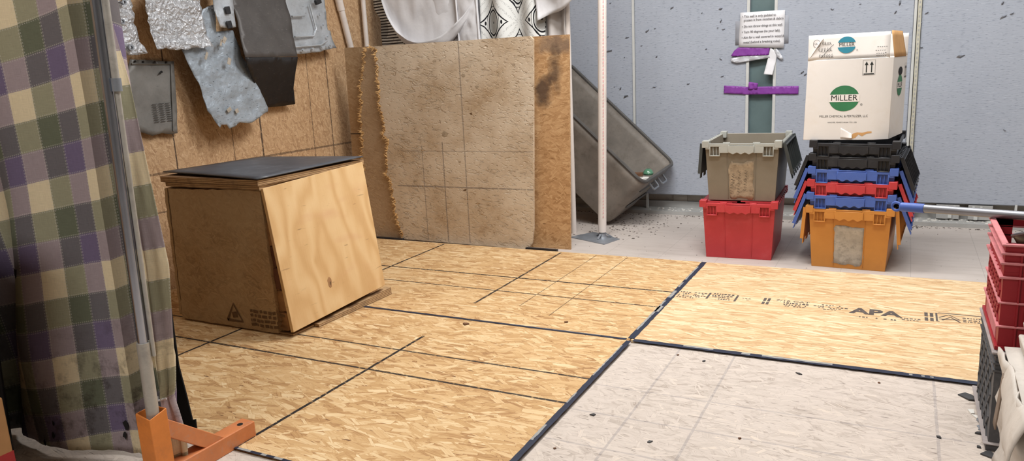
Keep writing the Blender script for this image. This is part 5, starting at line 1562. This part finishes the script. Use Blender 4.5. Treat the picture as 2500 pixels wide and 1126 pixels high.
# ================================================================== CURTAIN, POLES, ORANGE STAND
def interp(tab, z):
    for i in range(len(tab)-1):
        (z0, a), (z1, b) = tab[i], tab[i+1]
        if z0 <= z <= z1: return a + (b-a)*(z-z0)/(z1-z0)
    return tab[0][1] if z < tab[0][0] else tab[-1][1]
XE = [(0, -.81), (.05, -.80), (.12, -.800), (.17, -.812), (.215, -.826), (.25, -.812), (.32, -.80), (.45, -.785), (.58, -.768), (.80, -.79), (1.045, -.812), (1.24, -.852), (2.1, -.89)]
XL = [(0, -.885), (.05, -.885), (.12, -.88), (.17, -.868), (.215, -.856), (.25, -.862), (.32, -.872), (.6, -.872), (1.0, -.862), (1.24, -.862), (2.1, -.92)]
def curt(u, w):
    z = L2(.018, 2.05, w)
    xe = interp(XE, z); xl = interp(XL, z)
    if u > .82:                         # strip right of the pole
        k = (u-.82)/.18
        x = L2(xl, xe, k)
        y = -1.375 + .016*math.sin(k*6.28*1.0+1) + .006*math.sin(k*25+z*3)*(1 if z < .35 else .3)
    elif u > .70:                       # deep fold behind the pole
        k = (u-.70)/.12
        x = L2(-.975, xl, sm(k)) 
        y = -1.375 + .085*math.sin(k*math.pi)
    else:                               # main width to the left
        k = u/.70
        x = L2(-2.55, -.975, k)
        s = (-.975 - x)
        lean_ = .085*sm(s/.42)*sm((.9-z)/.9)
        ph = x*17.0 + 1.1*fbm(x*2, z*1.2, 1) + z*1.4
        amp = .006 + .011*sm((s-.1)/.35)
        y = -1.378 - lean_ + amp*math.sin(ph) + .5*amp*math.sin(ph*.43+z*2.2)
        # slack fold at the lower left
        y += .05*math.exp(-((s-.46-.12*(.6-z))/.05)**2)*sm((.85-z)/.5)
    hem = .008*fbm(x*14, 0, 3)
    if w == 0: z += hem
    return (x, y, z)
NU, NV = 150, 90
# cloth-wise horizontal coordinate = arc length along the waist-high row
row = [Vector(curt(i/NU, .35)) for i in range(NU+1)]
arc = [0.0]
for i in range(NU): arc.append(arc[-1] + (Vector((row[i+1].x, row[i+1].y)) - Vector((row[i].x, row[i].y))).length)
iP = int(NU*.70); iS = int(NU*.82); A70 = 1.303 - (arc[iS]-arc[iP])
def cuv(u, w):
    z = L2(.018, 2.05, w); i = int(round(u*NU))
    if u > .82: a_ = 1.303 + .072*(u-.82)/.18
    elif u > .70: a_ = A70 + (1.303-A70)*(arc[i]-arc[iP])/(arc[iS]-arc[iP])
    else: a_ = A70 + (arc[i]-arc[iP])*(1 + .26*(.9-z))
    return (a_, z)
mb = MB(); mb.grid(NU, NV, curt, cuv)
t = thing('curtain', 'purple, green and cream plaid curtain hanging at the left, frayed along the hem', 'curtain', (-1.5, -1.38, .018))
part('cloth', mb, M['plaid'], t, fixn=False, solid=.0015, angle=80)
mb = MB(); rng = random.Random(8)
for (x, z, r) in ((-1.345, .53, .018), (-1.02, .10, .024), (-1.03, .07, .016), (-1.25, .06, .014), (-1.24, .10, .010), (-1.30, .03, .012)):
    n = 9; pts = []
    w_ = (z-.018)/2.03; best = min(range(0, 106), key=lambda i: abs(curt(i/150, w_)[0]-x)); y = curt(best/150, w_)[1]
    for k in range(n):
        a = 6.283*k/n; q = r*rng.uniform(.5, 1.1); pts.append((x+q*.6*math.cos(a), y-.004, z+q*math.sin(a)))
    mb = MB(); mb.add(pts, [tuple(range(n))]); part('hole', mb, M['hole'], t, fixn=False, label='frayed dark hole')
# gathering thread at the cinched edge
mb = MB(); mb.tube([(-.858, -1.385, .215), (-.842, -1.397, .213), (-.824, -1.385, .217)], .003, 8); part('tie', mb, M['cloth_grey'], t)
# black sheet behind the curtain
bo = [(-1.0013, 0.4564), (-1.0070, 0.2129), (-0.9869, 0.1171), (-0.9746, 0.0432), (-0.9576, 0.0489), (-0.9596, 0.0110), (-0.9812, 0.0002)]
out = [(a, max(b, ZF+.001)) for a, b in bo] + [(-2.2, ZF+.001), (-2.2, .46)]
mb = MB(); mb.prism(out, lambda a, b, q: (a, -1.19 + q + .02*math.sin(a*9), b), .004)
single('black_sheet', mb, M['black_cloth'], 'black sheet standing behind the plaid curtain, showing at its right edge', 'sheet', smooth=False)

PXX, PYY = -.809, -1.445
t = thing('orange_stand', 'orange steel T-shaped stand with brace, at the foot of the curtain poles', 'stand', (PXX, PYY, -.006))
ZG = -.006
def sqtube(a, b, w, up=(0,1,0)):
    mb = MB(); mb.bar(a, b, w, w, up); return mb
# hollow upright
mb = MB(); w0, w1 = .0265, .0235; zt = .212
o4 = lambda h, z: [(PXX-h, PYY-h, z), (PXX+h, PYY-h, z), (PXX+h, PYY+h, z), (PXX-h, PYY+h, z)]
v = o4(w0, ZG) + o4(w0, zt) + o4(w1, zt) + o4(w1, .05)
v[4] = (v[4][0], v[4][1], zt-.004); v[5] = (v[5][0], v[5][1], zt-.012); v[9] = (v[9][0], v[9][1], zt-.012)
f = [(3,2,1,0), (12,13,14,15)]
for i in range(4):
    j = (i+1) % 4; f += [(i,j,4+j,4+i), (4+i,4+j,8+j,8+i), (8+i,8+j,12+j,12+i)]
mb.add(v, f); part('socket', mb, M['orange'], t, bevel=.0015)
mb = MB(); mb.box(PXX-.026, PXX+.026, PYY+.02, -1.138, ZG, .046); foot = part('foot_bar', mb, M['orange_dirty'], t, bevel=.0025)
mb = MB(); mb.bar((PXX, PYY+.012, .165), (PXX, -1.262, .030), .042, .044, (1,0,0)); part('brace', mb, M['orange_dirty'], t, bevel=.002)
mb = MB(); mb.lathe([(0,.0468),(.0085,.0468),(.0085,.044)], (PXX+.002, -1.172, 0), 20); part('bolt_hole', mb, M['hole'], foot)

t = thing('curtain_pole', 'tall shiny steel pole standing in the orange stand, in front of the curtain', 'pole', (PXX, PYY, .05))
def PL_(z, dx=0.0, dy=0.0): return (PXX + .029*z + dx, PYY + dy, z)
mb = MB(); mb.tube([PL_(.052), PL_(2.3)], .0122, 24); part('tube', mb, M['chrome'], t)
mb = MB(); mb.tube([PL_(.052), PL_(.40)], .0158, 24); part('sleeve', mb, M['pole_white'], t, label='chalky pale lower sleeve')
t = thing('thin_pole', 'thin grey tube with a clamp collar, right beside the shiny steel pole', 'pole', PL_(.35, .026, .012))
mb = MB(); mb.tube([PL_(.36, .014, .016), PL_(1.04, .0195, .010), PL_(1.041, .0195, .010), PL_(2.3, .0195, .010)], [.005, .006, .0085, .0085], 14)
part('tube', mb, M['pole_white'], t)
mb = MB(); mb.tube([PL_(1.025, .0195, .010), PL_(1.055, .0195, .010)], .0115, 14); part('collar', mb, M['galv'], t)
mb = MB(); mb.tube([PL_(ZG+.001, -.026, .034), PL_(2.3, -.014, .016)], .0042, 12)
single('black_rod', mb, M['black'], 'thin black rod along the left side of the shiny steel pole', 'rod')

# ================================================================== CARTONS AT THE LEFT EDGE AND ADDED SHADE CASTERS
def carton(x0, x1, y0, y1, z0, z1, label, tapes=True):
    t = thing('cardboard_box', label, 'box', ((x0+x1)/2, (y0+y1)/2, z0))
    mb = MB(); mb.box(x0, x1, y0, y1, z0, z1); part('body', mb, M['cardboard'], t, bevel=.004)
    if tapes:
        mb = MB(); zt = z0 + (z1-z0)*.46
        mb.box(x1-.001, x1+.0008, y0-.0008, y1+.0008, zt, zt+.022); mb.box(x1-.001, x1+.0008, y1-.03, y1+.0008, z0, zt)
        part('tape', mb, M['red_tape'], t, label='dark red stripe')
    return t
carton(-1.5, -1.056, -2.1, -1.66, ZG, .30, 'tan cardboard box with dark red stripe, at the lower left corner')
carton(-1.6, -1.065, -2.1, -1.685, .302, .94, 'tall tan cardboard box on top of the red-striped box, beyond the left edge', False)  # added out of view to cast the shadow on the lower left curtain
t = thing('shade_bin', 'black storage bin beside the plaid curtain, beyond the left edge', 'bin', (-1.6, -1.6, ZG))  # added unseen, blocks bounced light so the curtain's lower left goes darker
mb = MB(); mb.hexa([(-1.88, -1.66, ZG), (-1.37, -1.66, ZG), (-1.37, -1.50, ZG), (-1.88, -1.50, ZG), (-1.92, -1.675, .62), (-1.345, -1.675, .62), (-1.345, -1.485, .62), (-1.92, -1.485, .62)])
part('body', mb, M['black'], t, bevel=.01)
mb = MB(); mb.box(-1.93, -1.335, -1.68, -1.48, .60, .63); part('lid', mb, M['black'], t, bevel=.006)


# ================================================================== MILK CRATES
def crate(x0, x1, y0, y1, z0, z1, mat, lipmat, style, label):
    t = thing('milk_crate', label, 'crate', ((x0+x1)/2, (y0+y1)/2, z0))
    mb = MB(); lm = []
    H_ = z1 - z0; th = .006
    # corner posts
    for (x, y) in ((x0, y0), (x1, y0), (x0, y1), (x1, y1)):
        mb.box(x - (0 if x == x0 else .05), x + (.05 if x == x0 else 0), y + (0 if y == y0 else -th), y + (th if y == y0 else 0), z0, z1)
        ya, yb = (y0+th, y0+.05) if y == y0 else (y1-.05, y1-th)
        mb.box(x + (0 if x == x0 else -th), x + (th if x == x0 else 0), ya, yb, z0, z1-.0004)
    def ringz(za, zb, out, target):
        if isinstance(target, list):
            q_ = MB(); target.append(q_); target = q_
        target.box(x0-out, x1+out, y0-out, y0+th, za, zb); target.box(x0-out, x1+out, y1-th, y1+out, za, zb)
        target.box(x0-out, x0+th+.0003, y0+th, y1-th, za, zb); target.box(x1-th-.0003, x1+out, y0+th, y1-th, za, zb)
    mb.box(x0+.001, x1-.001, y0+.001, y1-.001, z0+.0005, z0+.006)
    if style == 'red':
        for q in (1.0, .92, .83, .70): ringz(z0+H_*q-.006, z0+H_*q, .009, lm)
        for q in (.46, .235): ringz(z0+H_*q-.005, z0+H_*q, .007, lm)
        ringz(z0, z0+.010, .006, mb)
        ringz(z0+H_*.70, z0+H_*.735, .0006, mb); ringz(z0+H_*.92, z0+H_-.001, .0006, mb)
        la, lb = z0+H_*.235, z0+H_*.70
        # solid end panels with ribs
        mb.box(x0+.03, x1-.03, y0+.001, y0+th-.001, z0, z1)
        for xx in (x0+.03, x0+.035): pass
        for k in range(6):
            xx = x0+.035 + k*(x1-x0-.07)/5; mb.box(xx-.002, xx+.002, y0-.006, y0+.002, z0, z0+H_*.92)
        mb.box(x0+.001, x0+th-.001, y0+.03, y1-.03, z0, la)
        lab = MB(); lab.box(x0-.0012, x0+.001, y0+.05, y1-.05, z0+.012, la-.006)
    else:
        ringz(z1-.006, z1, .010, lm); ringz(z1-.012, z1-.006, .006, mb); ringz(z1-.035, z1-.030, .005, mb); ringz(z1-.055, z1-.05, .005, mb); ringz(z0, z0+.02, .005, mb); ringz(z0+.02, z0+.024, .012, lm)
        la, lb = z0+.018, z1-.05
        lab = None
    def lattice(p0, du, dn, W_, za, zb, n):
        st = W_/n; hz = zb-za
        for s in (1, -1):
            k = -int(hz/st)-1
            while k <= n+int(hz/st)+1:
                # line u = k*st + s*z, clipped to the panel
                u0 = k*st; za_, zb_ = 0.0, hz
                pts = []
                for z in (0.0, hz):
                    pts.append((u0 + s*z, z))
                (ua, a), (ub, b) = pts
                def clip(ua, a, ub, b):
                    lo, hi = 0.0, 1.0; du_ = ub-ua
                    if du_ > 0: lo = max(lo, (0-ua)/du_); hi = min(hi, (W_-ua)/du_)
                    else: lo = max(lo, (W_-ua)/du_); hi = min(hi, (0-ua)/du_)
                    return lo, hi
                lo, hi = clip(ua, a, ub, b)
                if hi - lo > .06:
                    A_ = Vector(p0) + Vector(du)*(ua+(ub-ua)*lo) + Vector((0,0,za + hz*lo)); B_ = Vector(p0) + Vector(du)*(ua+(ub-ua)*hi) + Vector((0,0,za + hz*hi))
                    mb.bar(A_, B_, .006, .015, dn)
                k += 1
    lattice((x0+.004, y0+.03, 0), (0,1,0), (1,0,0), y1-y0-.06, la, lb, 5 if style != 'red' else 7)
    lattice((x1-.004, y0+.03, 0), (0,1,0), (1,0,0), y1-y0-.06, la, lb, 8)
    lattice((x0+.03, y1-.004, 0), (1,0,0), (0,1,0), x1-x0-.06, la, lb, 8)
    if style != 'red': lattice((x0+.03, y0+.004, 0), (1,0,0), (0,1,0), x1-x0-.06, la, lb, 8)
    else:
        pass
    part('body', mb, mat, t, smooth=False)
    for q_ in lm: part('rib', q_, lipmat, t, label='rib edge paled by dust and painted light', bevel=.0015, seg=1)
    if lab: part('label_panel', lab, M['crate_label'], t, label='faded pink label panel')
    return t
CX = 1.128
crate(CX, CX+.33, -.445, -.075, -.008, .268, M['crate_dust'], M['crate_lit_lip'], 'black', 'black milk crate with diamond lattice on the floor, under the red crate')
crate(CX+.002, CX+.332, -.430, -.080, .2685, .548, M['crate_red'], M['crate_lip'], 'red', 'dusty red milk crate on top of the black crate, at the right edge')
# enamel pan lying in the red crate
t = thing('enamel_pan', 'black pan with pale worn rim lying in the red crate', 'pan', (CX+.19, -.24, .50))
from mathutils import Euler
E = Euler((R(-16), R(-10), 0)).to_matrix()
mb = MB(); mb.lathe([(0,0),(.10,.0),(.135,.05),(.143,.075),(.139,.075),(.130,.05),(.097,.006),(0,.006)], (CX+.19, -.255, .480), 40, E); part('bowl', mb, M['pan'], t)
mb = MB(); c = Vector((CX+.19, -.255, .480)); mb.tube([c + E @ Vector((.143*math.cos(6.283*k/40), .143*math.sin(6.283*k/40), .076)) for k in range(41)], .0045, 8, cap=False); part('rim', mb, M['steel'], t, label='pale metal rim')
# aluminium handle with blue end
t = thing('broom_handle', 'silver broom handle with blue plastic end, lying across the red crate', 'broom handle', (1.2, 0, .5))
a = Vector((.876, .0, .5535)); b = Vector((1.235, -.155, .5665)); d = (b-a).normalized()
mb = MB(); mb.tube([a + d*.055, a + d*.9], .0125, 20); part('tube', mb, M['steel'], t)
mb = MB(); mb.tube([a + d*.016, a + d*.020, a + d*.085, a + d*.088], [.011, .0142, .0146, .0135], 20); part('grip', mb, M['blue'], t, label='blue plastic end')
mb = MB(); s_ = d.cross(Vector((0,0,1))).normalized(); u_ = s_.cross(d)
mb.tube([a + d*(.004+.0135*math.cos(6.283*k/24)) + u_*(.0125*math.sin(6.283*k/24)) for k in range(25)], .0042, 10, cap=False); part('hang_loop', mb, M['blue'], t, label='blue hanging loop')

# ================================================================== WHITE BOXES AT THE RIGHT EDGE
for k in range(6):
    z0 = .306 + k*.034
    mb = MB(); x0 = 1.163 + .004*(k % 2) + .003*k
    mb.hexa([(x0+.006, -.73, z0), (1.50, -.73, z0), (1.50, -.51, z0), (x0+.006, -.51, z0), (x0, -.74, z0+.033), (1.50, -.74, z0+.033), (1.50, -.50, z0+.033), (x0, -.50, z0+.033)])
    single('white_tray', mb, M['white_bag'], 'white tray in the stack at the right edge, in front of the red crate', 'tray', 'white trays stacked at the right edge', bevel=.005)
t = thing('white_carton', 'crushed white cardboard box with drooping flap, in front of the black crate', 'box', (1.33, -.70, ZG))
mb = MB()
def crush(u, w):
    # left face: from far edge to near edge
    y = L2(-.50, -.95, u); z = L2(ZG, .30, w)
    return (1.135 + .02*fbm(y*8, z*8, 2) + .03*u*(1-w), y, z)
mb.grid(20, 16, crush)
part('side', mb, M['white_bag'], t, solid=.004)
mb = MB(); mb.grid(14, 10, lambda u, w: (L2(1.138, 1.5, w), L2(-.50, -.95, u), .30 + .014*fbm(u*3, w*3, 4) - .012*w)); part('top', mb, M['white_bag'], t, solid=.004)
mb = MB(); mb.grid(14, 8, lambda u, w: (1.138 - .030*math.sin(w*2.2)*(.4+.6*u), L2(-.62, -.95, u), .30 - .14*w*(.6+.4*u) + .012*math.sin(u*9))); part('flap', mb, M['white_bag'], t, solid=.004, label='torn drooping flap')
mb = MB(); mb.grid(10, 6, lambda u, w: (1.118 + .01*w, L2(-.60, -.64, u), L2(.14, .27, w))); part('flap_edge', mb, M['flap_brown'], t, solid=.003, label='brown torn edge')


# ================================================================== LOOSE BITS ON THE FLOOR
rng = random.Random(21)
labs = ['pointed black shard against the foot of the black crate, farthest back', 'small white tile chip left of the black crate', 'black pointed shard at the bottom right, in front of the black crate', 'grey shard beside the black crate, behind the dark pebble', 'dark pebble left of the black crate', 'small dark chip nearest the viewer by the black crate']
pos = [(1.1067, -0.1145), (1.1053, -0.2222), (1.1295, -0.4781), (1.1289, -0.2742), (1.1151, -0.3585), (1.1093, -0.4420)]
for i, ((x, y), s, mt) in enumerate(zip(pos, (.035, .022, .036, .022, .012, .009), ('shard_dark','ceramic','shard_dark','galv','shard_dark','shard_dark'))):
    chip('floor_shard', labs[i], 'shard', (x, y, -.006), s, M[mt], 30+i, None, .004)
for i, (px, pyv) in enumerate([(1.1342, -0.1585), (1.1388, -0.1947), (1.1279, -0.3146), (1.1309, -0.3522), (1.1334, -0.3814), (1.1176, -0.2512), (1.1230, -0.3297), (1.1338, -0.4130)]):
    chip('glass_chip', 'tiny pale chip in the scatter along the black crate', 'chip', (px, pyv, -.006), .012 + .004*(i % 3), M['ceramic'] if i % 2 else M['galv'], 50+i, 'pale chips along the black crate', .003)
P_ = [(-0.6940, -0.0550), (-0.3080, 0.1017), (-0.6039, -0.8817), (-0.4799, -1.0757), (-0.4874, -1.1811)]
for i, (x, y) in enumerate(P_[:2]):
    chip('wood_chip', ('larger brown wood chip on the tan board, below the thin tape strip', 'small brown wood chip on the tan board, above the thin tape strip near the seam')[i], 'chip', (x, y, 0.0), (.022, .014)[i], M['wood_brown'], 60+i, None, .004)
for i, (x, y) in enumerate([(0.2061, -0.0783), (0.3061, -0.1032), (0.6212, -0.1045), (0.8604, -0.0918), (0.4734, 0.0368), (0.0952, -0.6367), (0.5266, -0.6250), (0.3029, -0.7353), (1.0182, -0.4201), (0.0717, -0.8689)]):
    chip('floor_chip', 'small dark chip lying on the dusty grey board', 'chip', (x, y, -.006), .006 + .003*(i % 3), M['shard_dark'] if i % 3 else M['wood_brown'], 80+i, 'dark chips on the dusty grey board', .003)
# fine rubble along the wall track and under the tub: nobody could count it
mb = MB()
def bit(x, y, z, s):
    a = rng.uniform(0, 6.28); n = 4; h = s*rng.uniform(.1, .5)
    pts = [(x + s*rng.uniform(.4, 1)*math.cos(a+k*1.57), y + s*rng.uniform(.3, .8)*math.sin(a+k*1.57)) for k in range(n)]
    mb.add([(p, q, z) for p, q in pts] + [(p + rng.uniform(-.3,.3)*s, q, z+h) for p, q in pts], [(3,2,1,0), (4,5,6,7), (0,1,5,4), (1,2,6,5), (2,3,7,6), (3,0,4,7)])
for k in range(420):
    x = rng.uniform(-1.3, 1.6); y = 2.455 - abs(rng.gauss(0, .035)); bit(x, y, ZF, rng.uniform(.002, .009))
for k in range(260):
    x = rng.gauss(-.72, .16); y = rng.gauss(2.05, .2)
    if y < 2.45: bit(x, y, ZF, rng.uniform(.003, .010))
for k in range(110):
    bit(rng.uniform(-.7, 1.1), rng.uniform(1.25, 2.4), ZF, rng.uniform(.0015, .005))
single('floor_rubble', mb, M['debris'], 'dark fine rubble scattered on the tiles along the padded wall', 'rubble', kind='stuff', smooth=False)
mb = MB()
for k in range(260):
    bit(rng.uniform(-.7, 1.6), rng.uniform(2.495, 2.64), .004, rng.uniform(.004, .016))
single('plaster_rubble', mb, M['ceramic'], 'pale plaster crumbs lying in the track under the wall pads', 'rubble', kind='stuff', smooth=False)

# ================================================================== LIGHT
def area(name, loc, sx, sy, power, rot=(0,0,0), col=(1, .97, .93)):
    l = bpy.data.lights.new(name, 'AREA'); l.shape = 'RECTANGLE'; l.size = sx; l.size_y = sy; l.energy = power; l.color = col
    o = bpy.data.objects.new(name, l); COL.objects.link(o); o.location = loc; o.rotation_euler = rot
    return o
area('ceiling_lamp_back', (-.15, .75, 2.80), 1.2, .6, 72, col=(1, .99, .975))
area('fill_lamp_right', (1.5, 1.2, 2.80), 1.2, .6, 34, col=(1, .99, .975))  # extra lamp added to brighten the padded back wall
area('ceiling_lamp_middle', (.6, -.5, 2.80), 1.2, .6, 38, col=(1, .99, .975))
area('ceiling_lamp_front', (-.6, -3.2, 2.80), 1.0, .5, 52, col=(1, .99, .975))

w = bpy.data.worlds.new('world'); SC.world = w; w.use_nodes = True
w.node_tree.nodes['Background'].inputs[0].default_value = (.6, .6, .62, 1)
w.node_tree.nodes['Background'].inputs[1].default_value = .05
